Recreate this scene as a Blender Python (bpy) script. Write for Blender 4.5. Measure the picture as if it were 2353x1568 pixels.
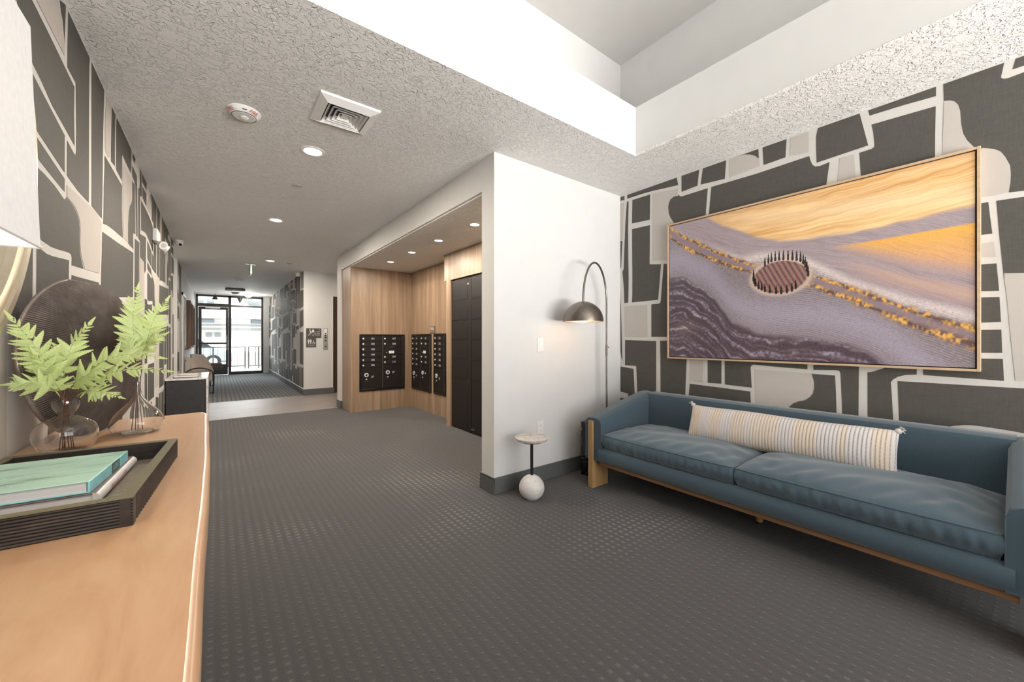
import bpy, bmesh, math, random
import numpy as np
from mathutils import Matrix, Vector
for o in list(bpy.data.objects): bpy.data.objects.remove(o, do_unlink=True)
SC = bpy.context.scene
COL = SC.collection
PI = math.pi
R = math.radians

# ------------------------------------------------------------------ camera, world, lights, exposure
IMG_W, IMG_H, FPX = 2353.0, 1568.0, 889.0
YAW = R(37.3)
cam = bpy.data.cameras.new('camera')
cam.sensor_fit = 'HORIZONTAL'; cam.sensor_width = 36.0
cam.lens = 36.0 * FPX / IMG_W
cam.shift_y = (779.0 - IMG_H / 2) / IMG_W
cam.clip_start = 0.02; cam.clip_end = 200
camo = bpy.data.objects.new('camera', cam)
camo.location = (0, 0, 1.23); camo.rotation_euler = (PI / 2, 0, -YAW)
COL.objects.link(camo); SC.camera = camo

SC.view_settings.view_transform = 'Standard'
SC.view_settings.look = 'None'
SC.view_settings.gamma = 1.0
SC.view_settings.use_curve_mapping = False
SC.view_settings.exposure = 0.18

W = bpy.data.worlds.new('daylight'); SC.world = W; W.use_nodes = True
wn = W.node_tree.nodes; wbg = wn['Background']
wbg.inputs['Color'].default_value = (0.86, 0.93, 1.0, 1)
wbg.inputs['Strength'].default_value = 1.6

def area_light(name, loc, rot, sx, sy, power, color, spread=180):
    l = bpy.data.lights.new(name, 'AREA'); l.shape = 'RECTANGLE'; l.size = sx; l.size_y = sy
    l.energy = power; l.color = color; l.spread = R(spread)
    o = bpy.data.objects.new(name, l); o.location = loc; o.rotation_euler = rot; COL.objects.link(o)
    o.visible_camera = True
    return o
# daylight falling in through the tall window wall behind the camera and the glass doors at the far end
area_light('window_daylight', (1.75, -3.25, 1.55), (R(90), 0, 0), 3.0, 2.6, 84, (1.0, 0.985, 0.965))
# unseen upward lamp added outside those windows to brighten the ceilings
area_light('ceiling_fill', (1.5, -6.5, 0.02), (R(180), 0, 0), 6.5, 5.0, 2700, (1.0, 0.98, 0.955))
area_light('door_skylight', (0.45, 19.2, 4.3), (R(-48), 0, 0), 5.0, 2.2, 1500, (0.90, 0.95, 1.0))
sun = bpy.data.lights.new('sun', 'SUN'); sun.energy = 12.0; sun.angle = R(1.0); sun.color = (1.0, 0.96, 0.9)
suno = bpy.data.objects.new('sun', sun); suno.rotation_euler = Vector((-0.30, 0.30, -0.90)).to_track_quat('-Z', 'Y').to_euler(); COL.objects.link(suno)

# ------------------------------------------------------------------ helpers: objects
def setp(o, label=None, cat=None, group=None, kind=None):
    if label: o['label'] = label
    if cat: o['category'] = cat
    if group: o['group'] = group
    if kind: o['kind'] = kind
    return o
def thing(name, label, cat, loc=(0, 0, 0), rz=0.0, group=None):
    o = bpy.data.objects.new(name, None); COL.objects.link(o)
    o.empty_display_size = 0.05
    o.location = loc; o.rotation_euler = (0, 0, rz)
    return setp(o, label, cat, group)
def dup(root, loc=None, rz=None, label=None, group=None):
    r = root.copy(); COL.objects.link(r)
    if loc is not None: r.location = loc
    if rz is not None: r.rotation_euler = (0, 0, rz)
    if label: r['label'] = label
    if group: r['group'] = group
    for ch in list(root.children):
        c = ch.copy(); COL.objects.link(c); c.parent = r
        for g in list(ch.children):
            d = g.copy(); COL.objects.link(d); d.parent = c
    return r

class MB:
    """collects shapes into one mesh"""
    def __init__(self): self.v = []; self.f = []; self.m = []; self.cur = 0
    def add(self, verts, faces):
        b = len(self.v); self.v += [tuple(p) for p in verts]
        for f in faces: self.f.append(tuple(i + b for i in f)); self.m.append(self.cur)
        return self
    def box(self, x0, x1, y0, y1, z0, z1):
        return self.add([(x0,y0,z0),(x1,y0,z0),(x1,y1,z0),(x0,y1,z0),(x0,y0,z1),(x1,y0,z1),(x1,y1,z1),(x0,y1,z1)],
                        [(0,3,2,1),(4,5,6,7),(0,1,5,4),(1,2,6,5),(2,3,7,6),(3,0,4,7)])
    def obox(self, c, ax, ay, az):
        c = Vector(c); ax = Vector(ax); ay = Vector(ay); az = Vector(az); vs = []
        for sz in (-1, 1):
            for sx, sy in ((-1,-1),(1,-1),(1,1),(-1,1)): vs.append(c + ax*sx + ay*sy + az*sz)
        return self.add(vs, [(0,3,2,1),(4,5,6,7),(0,1,5,4),(1,2,6,5),(2,3,7,6),(3,0,4,7)])
    def prism(self, poly, axis, a0, a1):
        """poly: 2D points; axis: 'x' -> (y,z) points, 'y' -> (x,z), 'z' -> (x,y)"""
        def p(q, a): return {'x': (a, q[0], q[1]), 'y': (q[0], a, q[1]), 'z': (q[0], q[1], a)}[axis]
        n = len(poly); vs = [p(q, a0) for q in poly] + [p(q, a1) for q in poly]
        return self.add(vs, [tuple(range(n))[::-1], tuple(range(n, 2*n))] + [(i, (i+1) % n, n + (i+1) % n, n + i) for i in range(n)])
    def poly(self, pts): return self.add(pts, [tuple(range(len(pts)))])
    def tube(self, path, r, n=8, caps=True, closed=False):
        P = [Vector(p) for p in path]; k = len(P)
        rs = r if isinstance(r, (list, tuple)) else [r] * k
        vs = []; up = None
        for i in range(k):
            if closed: t = (P[(i+1) % k] - P[i-1])
            else: t = P[min(i+1, k-1)] - P[max(i-1, 0)]
            t = t.normalized()
            if up is None:
                up = Vector((0, 0, 1)) if abs(t.z) < 0.9 else Vector((1, 0, 0))
            a = (up - t * up.dot(t))
            if a.length < 1e-6: a = t.orthogonal()
            a.normalize(); up = a; b = t.cross(a)
            for j in range(n):
                an = 2*PI*j/n; vs.append(P[i] + (a*math.cos(an) + b*math.sin(an)) * rs[i])
        fs = []
        for i in range(k if closed else k-1):
            i2 = (i+1) % k
            for j in range(n): fs.append((i*n+j, i*n+(j+1) % n, i2*n+(j+1) % n, i2*n+j))
        if caps and not closed: fs += [tuple(range(n))[::-1], tuple(range((k-1)*n, k*n))]
        return self.add(vs, fs)
    def cyl(self, p0, p1, r, n=16): return self.tube([p0, p1], r, n)
    def lathe(self, prof, c=(0,0,0), n=32, axis='z', flip=1, cap=True, loop=False):
        """prof: (r, h) pairs"""
        if loop: prof = list(prof) + [prof[0]]; cap = False
        vs = []; fs = []; k = len(prof)
        for (r, h) in prof:
            for j in range(n):
                a = 2*PI*j/n; x, y = r*math.cos(a), r*math.sin(a)
                q = {'z': (x, y, h*flip), 'x': (h*flip, x, y), 'y': (x, h*flip, y)}[axis]
                vs.append((c[0]+q[0], c[1]+q[1], c[2]+q[2]))
        for i in range(k-1):
            for j in range(n): fs.append((i*n+j, i*n+(j+1) % n, (i+1)*n+(j+1) % n, (i+1)*n+j))
        if cap and prof[0][0] > 1e-6: fs.append(tuple(range(n))[::-1])
        if cap and prof[-1][0] > 1e-6: fs.append(tuple(range((k-1)*n, k*n)))
        return self.add(vs, fs)
    def sheet(self, fn, nu, nv, closed_u=False):
        vs = [fn(i/(nu if closed_u else nu-1), j/(nv-1)) for j in range(nv) for i in range(nu)]
        fs = []
        for j in range(nv-1):
            for i in range(nu if closed_u else nu-1):
                i2 = (i+1) % nu; fs.append((j*nu+i, j*nu+i2, (j+1)*nu+i2, (j+1)*nu+i))
        return self.add(vs, fs)
    def mesh(self, name):
        me = bpy.data.meshes.new(name); me.from_pydata(self.v, [], self.f)
        return me
    def build(self, name, mat, parent=None, smooth=False, bevel=0, seg=2, label=None, kind=None, autosmooth=None, loc=None):
        me = self.mesh(name)
        mats = mat if isinstance(mat, (list, tuple)) else [mat]
        for m in mats: me.materials.append(m)
        if len(mats) > 1: me.polygons.foreach_set('material_index', self.m)
        bm = bmesh.new(); bm.from_mesh(me); bmesh.ops.remove_doubles(bm, verts=bm.verts, dist=1e-6)
        bmesh.ops.recalc_face_normals(bm, faces=bm.faces); bm.to_mesh(me); bm.free()
        if smooth:
            me.polygons.foreach_set('use_smooth', [True] * len(me.polygons))
            if autosmooth: me.set_sharp_from_angle(angle=R(autosmooth))
        me.update()
        o = bpy.data.objects.new(name, me); COL.objects.link(o)
        if loc: o.location = loc
        if parent: o.parent = parent
        if bevel:
            b = o.modifiers.new('bevel', 'BEVEL'); b.width = bevel; b.segments = seg; b.limit_method = 'ANGLE'
            me.polygons.foreach_set('use_smooth', [True] * len(me.polygons)); me.set_sharp_from_angle(angle=R(50))
        return setp(o, label, None, None, kind)
def share(name, me, parent, mat4):
    o = bpy.data.objects.new(name, me); COL.objects.link(o)
    if parent: o.parent = parent
    o.matrix_local = mat4
    return o

# ------------------------------------------------------------------ helpers: materials
def lin(c):
    return tuple(((v/12.92) if v <= 0.04045 else ((v+0.055)/1.055)**2.4) for v in c)
def rgb(r, g, b): return lin((r/255, g/255, b/255)) + (1.0,)
class NT:
    def __init__(self, name):
        self.mat = bpy.data.materials.new(name); self.mat.use_nodes = True
        self.t = self.mat.node_tree; self.n = self.t.nodes; self.b = self.n['Principled BSDF']; self.out = self.n['Material Output']
    def new(self, typ, **kw):
        nd = self.n.new(typ)
        for k, v in kw.items(): setattr(nd, k, v)
        return nd
    def link(self, a, b): self.t.links.new(a, b)
    def coords(self, scale=(1,1,1), kind='Object', rot=(0,0,0)):
        tc = self.new('ShaderNodeTexCoord'); mp = self.new('ShaderNodeMapping')
        mp.inputs['Scale'].default_value = scale; mp.inputs['Rotation'].default_value = rot
        self.link(tc.outputs[kind], mp.inputs['Vector']); return mp.outputs['Vector']
    def noise(self, vec, scale=5, detail=3, rough=0.5, dist=0.0):
        nd = self.new('ShaderNodeTexNoise'); nd.inputs['Scale'].default_value = scale; nd.inputs['Detail'].default_value = detail
        nd.inputs['Roughness'].default_value = rough; nd.inputs['Distortion'].default_value = dist
        if vec is not None: self.link(vec, nd.inputs['Vector'])
        return nd.outputs['Fac']
    def ramp(self, fac, stops, interp='LINEAR'):
        nd = self.new('ShaderNodeValToRGB'); nd.color_ramp.interpolation = interp
        cr = nd.color_ramp
        while len(cr.elements) < len(stops): cr.elements.new(0.5)
        for e, (p, c) in zip(cr.elements, stops):
            e.position = p; e.color = c if len(c) == 4 else tuple(c) + (1,)
        self.link(fac, nd.inputs['Fac']); return nd.outputs['Color']
    def math(self, op, a, b=None, c=None):
        nd = self.new('ShaderNodeMath', operation=op)
        for i, v in enumerate((a, b, c)):
            if v is None: continue
            if isinstance(v, (int, float)): nd.inputs[i].default_value = v
            else: self.link(v, nd.inputs[i])
        return nd.outputs[0]
    def mix(self, fac, a, b, blend='MIX'):
        nd = self.new('ShaderNodeMix', data_type='RGBA', blend_type=blend)
        for s, v in ((nd.inputs[0], fac), (nd.inputs[6], a), (nd.inputs[7], b)):
            if isinstance(v, (int, float)): s.default_value = v
            elif isinstance(v, tuple): s.default_value = v
            else: self.link(v, s)
        return nd.outputs[2]
    def bump(self, h, strength=0.3, dist=0.01):
        nd = self.new('ShaderNodeBump'); nd.inputs['Strength'].default_value = strength; nd.inputs['Distance'].default_value = dist
        self.link(h, nd.inputs['Height']); self.link(nd.outputs['Normal'], self.b.inputs['Normal'])
    def set(self, **kw):
        names = {'rough': 'Roughness', 'metal': 'Metallic', 'spec': 'Specular IOR Level', 'trans': 'Transmission Weight', 'ior': 'IOR',
                 'coat': 'Coat Weight', 'sheen': 'Sheen Weight', 'alpha': 'Alpha'}
        for k, v in kw.items():
            if k == 'color':
                if isinstance(v, tuple): self.b.inputs['Base Color'].default_value = v
                else: self.link(v, self.b.inputs['Base Color'])
            elif isinstance(v, (int, float)): self.b.inputs[names[k]].default_value = v
            else: self.link(v, self.b.inputs[names[k]])
        return self
def plain(name, c, rough=0.5, metal=0.0, var=0.06, nscale=30, bump=0.0, bdist=0.002, spec=0.5, **kw):
    """a paint, metal or plastic with a little procedural tone variation"""
    t = NT(name); v = t.coords(); f = t.noise(v, nscale, 4)
    d = tuple(x*(1-var) for x in c[:3]) + (1,); e = tuple(min(1, x*(1+var)) for x in c[:3]) + (1,)
    t.set(color=t.ramp(f, [(0.3, d), (0.7, e)]), rough=rough, metal=metal, spec=spec, **kw)
    if bump: t.bump(t.noise(v, nscale*6, 3), bump, bdist)
    return t.mat
def wood(name, stops, scale=(3, 40, 40), rough=0.45, nscale=1.0, dist=0.6, bump=0.08):
    t = NT(name); v = t.coords(scale)
    f = t.noise(v, nscale, 6, 0.6, dist); fine = t.noise(v, nscale*5, 4, 0.6, 0.2)
    m = t.math('ADD', t.math('MULTIPLY', f, 0.75), t.math('MULTIPLY', fine, 0.25))
    t.set(color=t.ramp(m, stops), rough=rough); t.bump(m, bump, 0.004)
    return t.mat
def emit(name, c, s):
    t = NT(name); t.n.remove(t.b); e = t.new('ShaderNodeEmission'); e.inputs['Color'].default_value = c; e.inputs['Strength'].default_value = s
    t.link(e.outputs[0], t.out.inputs['Surface']); return t.mat

# text meshes, made once
TXT = {}
def prepare_text(strings):
    obs = []
    for s in strings:
        cu = bpy.data.curves.new('lettering', 'FONT'); cu.body = s; cu.size = 1.0; cu.align_x = 'CENTER'; cu.align_y = 'CENTER'; cu.resolution_u = 3
        o = bpy.data.objects.new('lettering', cu); COL.objects.link(o); obs.append((s, o))
    bpy.context.view_layer.update(); dg = bpy.context.evaluated_depsgraph_get()
    for s, o in obs: TXT[s] = bpy.data.meshes.new_from_object(o.evaluated_get(dg))
    for s, o in obs:
        cu = o.data; bpy.data.objects.remove(o); bpy.data.curves.remove(cu)
def text(s, size, mat, parent, org, right=(1,0,0), up=(0,0,1), name='lettering', squeeze=1.0):
    me = TXT[s].copy(); me.name = name
    me.materials.clear(); me.materials.append(mat)
    r = Vector(right); u = Vector(up); n = r.cross(u)
    m = Matrix(((r.x*size*squeeze, u.x*size, n.x*size, org[0]), (r.y*size*squeeze, u.y*size, n.y*size, org[1]), (r.z*size*squeeze, u.z*size, n.z*size, org[2]), (0,0,0,1)))
    me.transform(m)
    o = bpy.data.objects.new(name, me); COL.objects.link(o); o.parent = parent
    return o
NUMS = ['%d' % n for n in list(range(101, 111)) + list(range(201, 213)) + list(range(301, 305))]
prepare_text(NUMS + ['1P', '2P', '3P', '4P', '5P', 'MAIL', 'FIRE', 'IN', 'CASE', 'OF FIRE', 'USE STAIRS', 'RESTROOM', '4340', 'E HAYSTACK ST', 'EXIT', "LET'S GET", 'LOST', 'Wanderlust USA', "let's get lost"])
# ------------------------------------------------------------------ materials
WHITE = plain('warm_white_paint', (0.665, 0.66, 0.645, 1), 0.55, var=0.015, nscale=8)
TRIMW = plain('white_trim_paint', (0.80, 0.79, 0.77, 1), 0.4, var=0.02)
def ceiling_mat():
    t = NT('knockdown_ceiling'); v = t.coords((1, 1, 1))
    w = t.noise(v, 26, 2.5, 0.55, 1.6)
    big = t.noise(v, 3.0, 2, 0.5)
    m = t.ramp(w, [(0.50, (0,0,0)), (0.56, (1,1,1))])
    edge = t.noise(v, 110, 2)
    t.set(color=t.mix(big, (0.79, 0.775, 0.75, 1), (0.83, 0.815, 0.79, 1)), rough=0.7, spec=0.3)
    h = t.math('ADD', m, t.math('MULTIPLY', edge, 0.35)); t.bump(h, 0.85, 0.007)
    return t.mat
CEIL = ceiling_mat()
CEILS = plain('smooth_upper_ceiling', (0.58, 0.565, 0.545, 1), 0.7, var=0.02, nscale=6, bump=0.1, bdist=0.003)
def carpet_mat(name, s, dark, light, mlo, mhi, big, stripe=0.0):
    t = NT(name); tc = t.new('ShaderNodeTexCoord'); sp = t.new('ShaderNodeSeparateXYZ'); t.link(tc.outputs['Object'], sp.inputs[0])
    x = t.math('DIVIDE', sp.outputs[0], s); y = t.math('DIVIDE', sp.outputs[1], s*0.95)
    fx = t.math('FRACT', x); fy = t.math('FRACT', y)
    dx = t.math('ABSOLUTE', t.math('SUBTRACT', fx, 0.5)); dy = t.math('ABSOLUTE', t.math('SUBTRACT', fy, 0.5))
    v = t.coords()
    bigm = t.ramp(t.noise(v, big, 1.5, 0.5, 0.3), [(mlo, (0,0,0)), (mhi, (1,1,1))])
    cellv = t.new('ShaderNodeCombineXYZ'); t.link(t.math('FLOOR', x), cellv.inputs[0]); t.link(t.math('FLOOR', y), cellv.inputs[1])
    wn_ = t.new('ShaderNodeTexWhiteNoise', noise_dimensions='2D'); t.link(cellv.outputs[0], wn_.inputs['Vector'])
    wd = t.math('ADD', 0.10, t.math('MULTIPLY', bigm, 0.19)); wd = t.math('ADD', wd, t.math('MULTIPLY', wn_.outputs['Value'], 0.05))
    d = t.math('SUBTRACT', wd, t.math('MAXIMUM', dx, dy))
    sq = t.new('ShaderNodeMapRange'); sq.inputs['From Min'].default_value = -0.05; sq.inputs['From Max'].default_value = 0.06; t.link(d, sq.inputs['Value'])
    pile = t.noise(v, 420, 2, 0.6); weave = t.noise(t.coords((1, 3, 1)), 90, 2, 0.5)
    fac = t.math('MULTIPLY', sq.outputs[0], t.math('ADD', 0.07, t.math('MULTIPLY', bigm, 0.75)))
    base = t.mix(t.math('MULTIPLY', t.math('ADD', pile, weave), 0.5), tuple(c*0.45 for c in dark[:3]) + (1,), tuple(c*1.55 for c in dark[:3]) + (1,))
    if stripe:
        st = t.math('MULTIPLY', t.math('GREATER_THAN', dx, 0.30), stripe)
        base = t.mix(st, base, tuple(c*0.45 for c in dark[:3]) + (1,))
    col = t.mix(fac, base, t.mix(pile, tuple(c*0.75 for c in light[:3]) + (1,), light))
    t.set(color=col, rough=0.95, spec=0.1, sheen=0.2)
    t.bump(t.math('ADD', t.math('MULTIPLY', sq.outputs[0], 0.6), t.math('ADD', t.math('MULTIPLY', pile, 0.5), t.math('MULTIPLY', weave, 0.4))), 0.8, 0.006)
    return t.mat
CARPET = carpet_mat('patterned_loop_carpet', 0.047, (0.070, 0.066, 0.0645, 1), (0.245, 0.233, 0.223, 1), 0.46, 0.78, 1.0, 0.25)
MATCARPET = carpet_mat('ribbed_entry_carpet', 0.075, (0.095, 0.097, 0.102, 1), (0.23, 0.235, 0.245, 1), 0.2, 0.4, 0.8, 0.6)
VINYL = wood('grey_oak_vinyl', [(0.25, (0.14, 0.115, 0.10)), (0.5, (0.235, 0.20, 0.183)), (0.78, (0.34, 0.30, 0.28))], (2.2, 16, 8), 0.4, 1.2, 1.4, 0.03)
def paper(name, c, rough=0.6, k=0.12):
    t = NT(name); v1 = t.coords((1, 260, 18)); v2 = t.coords((1, 18, 260))
    f = t.math('MULTIPLY', t.math('ADD', t.noise(v1, 1.0, 2), t.noise(v2, 1.0, 2)), 0.5)
    t.set(color=t.ramp(f, [(0.3, tuple(x*(1-k) for x in c[:3])), (0.7, tuple(min(1, x*(1+k)) for x in c[:3]))]), rough=rough, spec=0.15)
    return t.mat
PAPER = paper('cream_wallpaper', (0.63, 0.605, 0.57, 1), 0.7, 0.03)
PAPER_D = paper('charcoal_wallpaper', (0.096, 0.091, 0.081, 1), 0.62, 0.14)
PAPER_B = paper('beige_wallpaper', (0.52, 0.48, 0.44, 1), 0.7, 0.03)
BASEB = plain('grey_rubber_baseboard', (0.105, 0.11, 0.112, 1), 0.5, var=0.05)
LAMINATE = wood('walnut_laminate', [(0.22, (0.175, 0.108, 0.064)), (0.45, (0.285, 0.188, 0.118)), (0.62, (0.395, 0.275, 0.182)), (0.85, (0.49, 0.36, 0.255))], (14, 14, 0.55), 0.42, 1.0, 0.35, 0.03)
BRONZE = plain('dark_bronze_steel', (0.016, 0.012, 0.011, 1), 0.5, 0.0, var=0.12, spec=0.25)
BRONZEF = plain('black_anodised_frame', (0.010, 0.009, 0.009, 1), 0.3, 0.2, var=0.1)
DULLG = plain('dull_grey_hinge', (0.10, 0.095, 0.09, 1), 0.35, 0.8)
STEEL = plain('brushed_steel', (0.62, 0.60, 0.57, 1), 0.28, 1.0, var=0.08)
CHROME = plain('bright_lock_metal', (0.80, 0.78, 0.75, 1), 0.2, 0.35, var=0.03)
LETTER = plain('white_lettering', (0.72, 0.70, 0.66, 1), 0.6, var=0.02)
REDL = plain('red_lettering', (0.50, 0.06, 0.02, 1), 0.6, var=0.04)
GREENP = plain('green_sign_face', (0.03, 0.30, 0.05, 1), 0.35, var=0.08)
BLACKP = plain('black_plastic', (0.012, 0.012, 0.013, 1), 0.35, var=0.1)
WPLAST = plain('white_plastic', (0.78, 0.77, 0.74, 1), 0.35, var=0.02)
GLOW = emit('downlight_diffuser', (1.0, 0.86, 0.66, 1), 14)
GLOWC = emit('cool_downlight_diffuser', (1.0, 0.93, 0.82, 1), 16)
BULB = emit('warm_bulb', (1.0, 0.70, 0.40, 1), 12)
FRAMEM = plain('dark_door_frame', (0.040, 0.038, 0.037, 1), 0.4, 0.4, var=0.08)
def glass_pane():
    t = NT('clear_window_glass'); t.n.remove(t.b)
    tr = t.new('ShaderNodeBsdfTransparent'); gl = t.new('ShaderNodeBsdfGlossy'); gl.inputs['Roughness'].default_value = 0.02
    mx = t.new('ShaderNodeMixShader'); fr = t.new('ShaderNodeFresnel'); fr.inputs['IOR'].default_value = 1.4
    v = t.coords(); nz = t.noise(v, 4, 2); tr.inputs['Color'].default_value = (0.97, 0.985, 0.98, 1)
    t.link(t.math('MULTIPLY', fr.outputs[0], t.math('ADD', 0.75, t.math('MULTIPLY', nz, 0.2))), mx.inputs[0])
    t.link(tr.outputs[0], mx.inputs[1]); t.link(gl.outputs[0], mx.inputs[2]); t.link(mx.outputs[0], t.out.inputs['Surface'])
    return t.mat
PANE = glass_pane()
def vase_glass():
    t = NT('clear_vase_glass'); t.set(color=(1, 1, 1, 1), rough=0.0, trans=1.0, ior=1.42)
    return t.mat
VGLASS = vase_glass()
def fabric(name, c, scale=500, var=0.25, bump=0.25, big=0.10):
    t = NT(name); v = t.coords(); f = t.noise(v, scale, 2); g = t.noise(v, 5, 3)
    a = t.ramp(f, [(0.3, tuple(x*(1-var) for x in c[:3])), (0.7, tuple(x*(1+var) for x in c[:3]))])
    t.set(color=t.mix(t.math('MULTIPLY', g, big*2), a, tuple(min(1, x*1.5) for x in c[:3]) + (1,)), rough=0.85, spec=0.25, sheen=0.35)
    t.bump(f, bump, 0.001); return t.mat
BLUEF = fabric('slate_blue_canvas', (0.050, 0.082, 0.106, 1))
BLUEC = fabric('slate_blue_cushion_canvas', (0.060, 0.096, 0.122, 1), var=0.3, big=0.16)
OAKLEG = wood('golden_oak', [(0.2, (0.28, 0.15, 0.06)), (0.5, (0.45, 0.27, 0.12)), (0.8, (0.60, 0.39, 0.20))], (18, 18, 1.2), 0.45, 1.0, 0.5)
RAILW = wood('brown_oak_rail', [(0.2, (0.11, 0.055, 0.025)), (0.6, (0.22, 0.115, 0.055)), (0.85, (0.30, 0.17, 0.085))], (20, 1.2, 20), 0.45)
CONSOLEW = wood('honey_mango_wood', [(0.15, (0.33, 0.175, 0.09)), (0.42, (0.50, 0.295, 0.165)), (0.65, (0.58, 0.37, 0.22)), (0.9, (0.64, 0.44, 0.285))], (9, 1.6, 9), 0.3, 1.0, 1.6, 0.1)
# wallpaper print outlines, metres along the wall and above the floor
LD='''2.466,2.667 2.543,2.7 2.548,2.7 2.534,2.55 2.538,2.515 2.52,2.565 2.497,2.611
2.586,2.7 2.95,2.7 2.943,2.651 2.936,2.474 2.932,2.022 2.93,1.937 2.72,1.941 2.565,1.956 2.565,1.958 2.569,2.114 2.627,2.101 2.678,2.094 2.695,2.097 2.707,2.112 2.709,2.226 2.698,2.442 2.693,2.439 2.572,2.44 2.574,2.534 2.583,2.673
2.107,2.2 2.213,2.18 2.533,2.121 2.533,1.957 2.225,1.999 2.107,2.016
2.107,1.991 2.231,1.973 2.533,1.93 2.532,1.873 2.349,1.889 2.235,1.9 2.107,1.912
2.107,1.876 2.233,1.867 2.284,1.867 2.396,1.86 2.479,1.847 2.521,1.839 2.543,1.844 2.557,1.858 2.611,1.855 2.67,1.846 2.72,1.826 2.753,1.801 2.763,1.766 2.76,1.709 2.766,1.661 2.786,1.627 2.83,1.579 2.634,1.568 2.64,1.602 2.628,1.618 2.576,1.618 2.449,1.606 2.363,1.601 2.301,1.603 2.255,1.605 2.107,1.647
2.99,2.7 3.279,2.7 3.251,2.46 3.242,2.309 3.233,2.088 3.218,1.926 2.989,1.937 2.992,2.107 2.99,2.232 2.99,2.5 2.99,2.607
3.292,2.318 3.809,2.304 3.815,2.308 3.815,2.133 3.841,1.944 3.526,1.932 3.343,1.919 3.256,1.905 3.269,2.074 3.27,2.126 3.287,2.249
3.487,2.7 3.598,2.7 3.587,2.661 3.573,2.481 3.577,2.356 3.464,2.348 3.464,2.438 3.477,2.611
3.64,2.7 4.192,2.7 4.177,2.513 4.01,2.515 3.833,2.527 3.816,2.507 3.814,2.338 3.619,2.347 3.615,2.541 3.625,2.678
4.231,2.471 4.345,2.478 4.345,2.467 4.345,2.332 4.373,2.084 4.261,2.068 4.277,1.943 4.058,1.946 4.049,2.087 4.082,2.188 4.133,2.256 4.186,2.279 4.235,2.335 4.228,2.461
4.222,2.593 4.443,2.583 4.458,2.484 4.48,2.086 4.415,2.081 4.387,2.285 4.373,2.487 4.277,2.503 4.377,2.499 4.222,2.507
4.243,2.7 4.377,2.7 4.339,2.648 4.231,2.654
4.515,2.499 4.592,2.532 4.611,2.669 4.592,2.7 4.691,2.7 4.699,2.61 4.724,2.496 4.611,2.463 4.611,2.139 4.671,2.145 4.96,2.18 4.96,1.876 4.861,1.829 4.839,1.931 4.611,1.939 4.611,2.076 4.515,2.081
4.732,2.7 5.006,2.7 4.988,2.628 4.732,2.627
4.745,2.593 4.988,2.597 4.988,2.478 4.753,2.492
4.671,2.443 4.905,2.443 5.192,2.428 5.404,2.399 5.449,2.372 5.432,2.301 5.46,2.127 5.243,2.175 4.997,2.215 4.883,2.211 4.671,2.186
4.345,2.043 4.575,2.056 4.563,1.9 4.544,1.671 4.54,1.448 4.334,1.437 4.328,1.648
3.233,1.853 3.662,1.875 4.277,1.914 4.261,1.64 4.253,1.56 3.212,1.471 3.198,1.527
2.204,1.566 2.233,1.571 2.306,1.563 2.371,1.565 2.595,1.584 2.589,1.486 2.589,1.267 2.201,1.261
1.998,1.529 2.165,1.561 2.159,1.323 2.107,1.289 1.965,1.301 1.952,1.323
2.635,1.523 2.746,1.527 3.15,1.547 3.14,1.374 2.628,1.347
2.159,2.452 2.315,2.442 2.472,2.428 2.669,2.408 2.678,2.411 2.672,2.277 2.681,2.134 2.548,2.153 2.375,2.175 2.239,2.213 1.965,2.265 1.965,2.429'''
LB='''2.2,2.481 2.453,2.658 2.501,2.604 2.534,2.511 2.531,2.469 2.356,2.474
2.565,1.914 2.646,1.915 2.93,1.925 3.109,1.927 3.209,1.903 3.2,1.776 3.163,1.601 2.856,1.581 2.8,1.629 2.773,1.674 2.769,1.711 2.776,1.769 2.762,1.807 2.729,1.833 2.68,1.852 2.62,1.859 2.563,1.862
3.339,2.7 3.449,2.7 3.434,2.363 3.402,2.347 3.304,2.351 3.296,2.529
3.84,2.478 4.192,2.466 4.212,2.464 4.222,2.337 4.174,2.279 4.112,2.256 4.067,2.189 4.043,2.086 4.043,1.951 3.875,1.948 3.854,2.092 3.848,2.244 3.835,2.317
4.61,1.935 4.764,1.932 4.841,1.918 4.85,1.703 4.821,1.384 4.575,1.375 4.563,1.673'''
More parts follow.
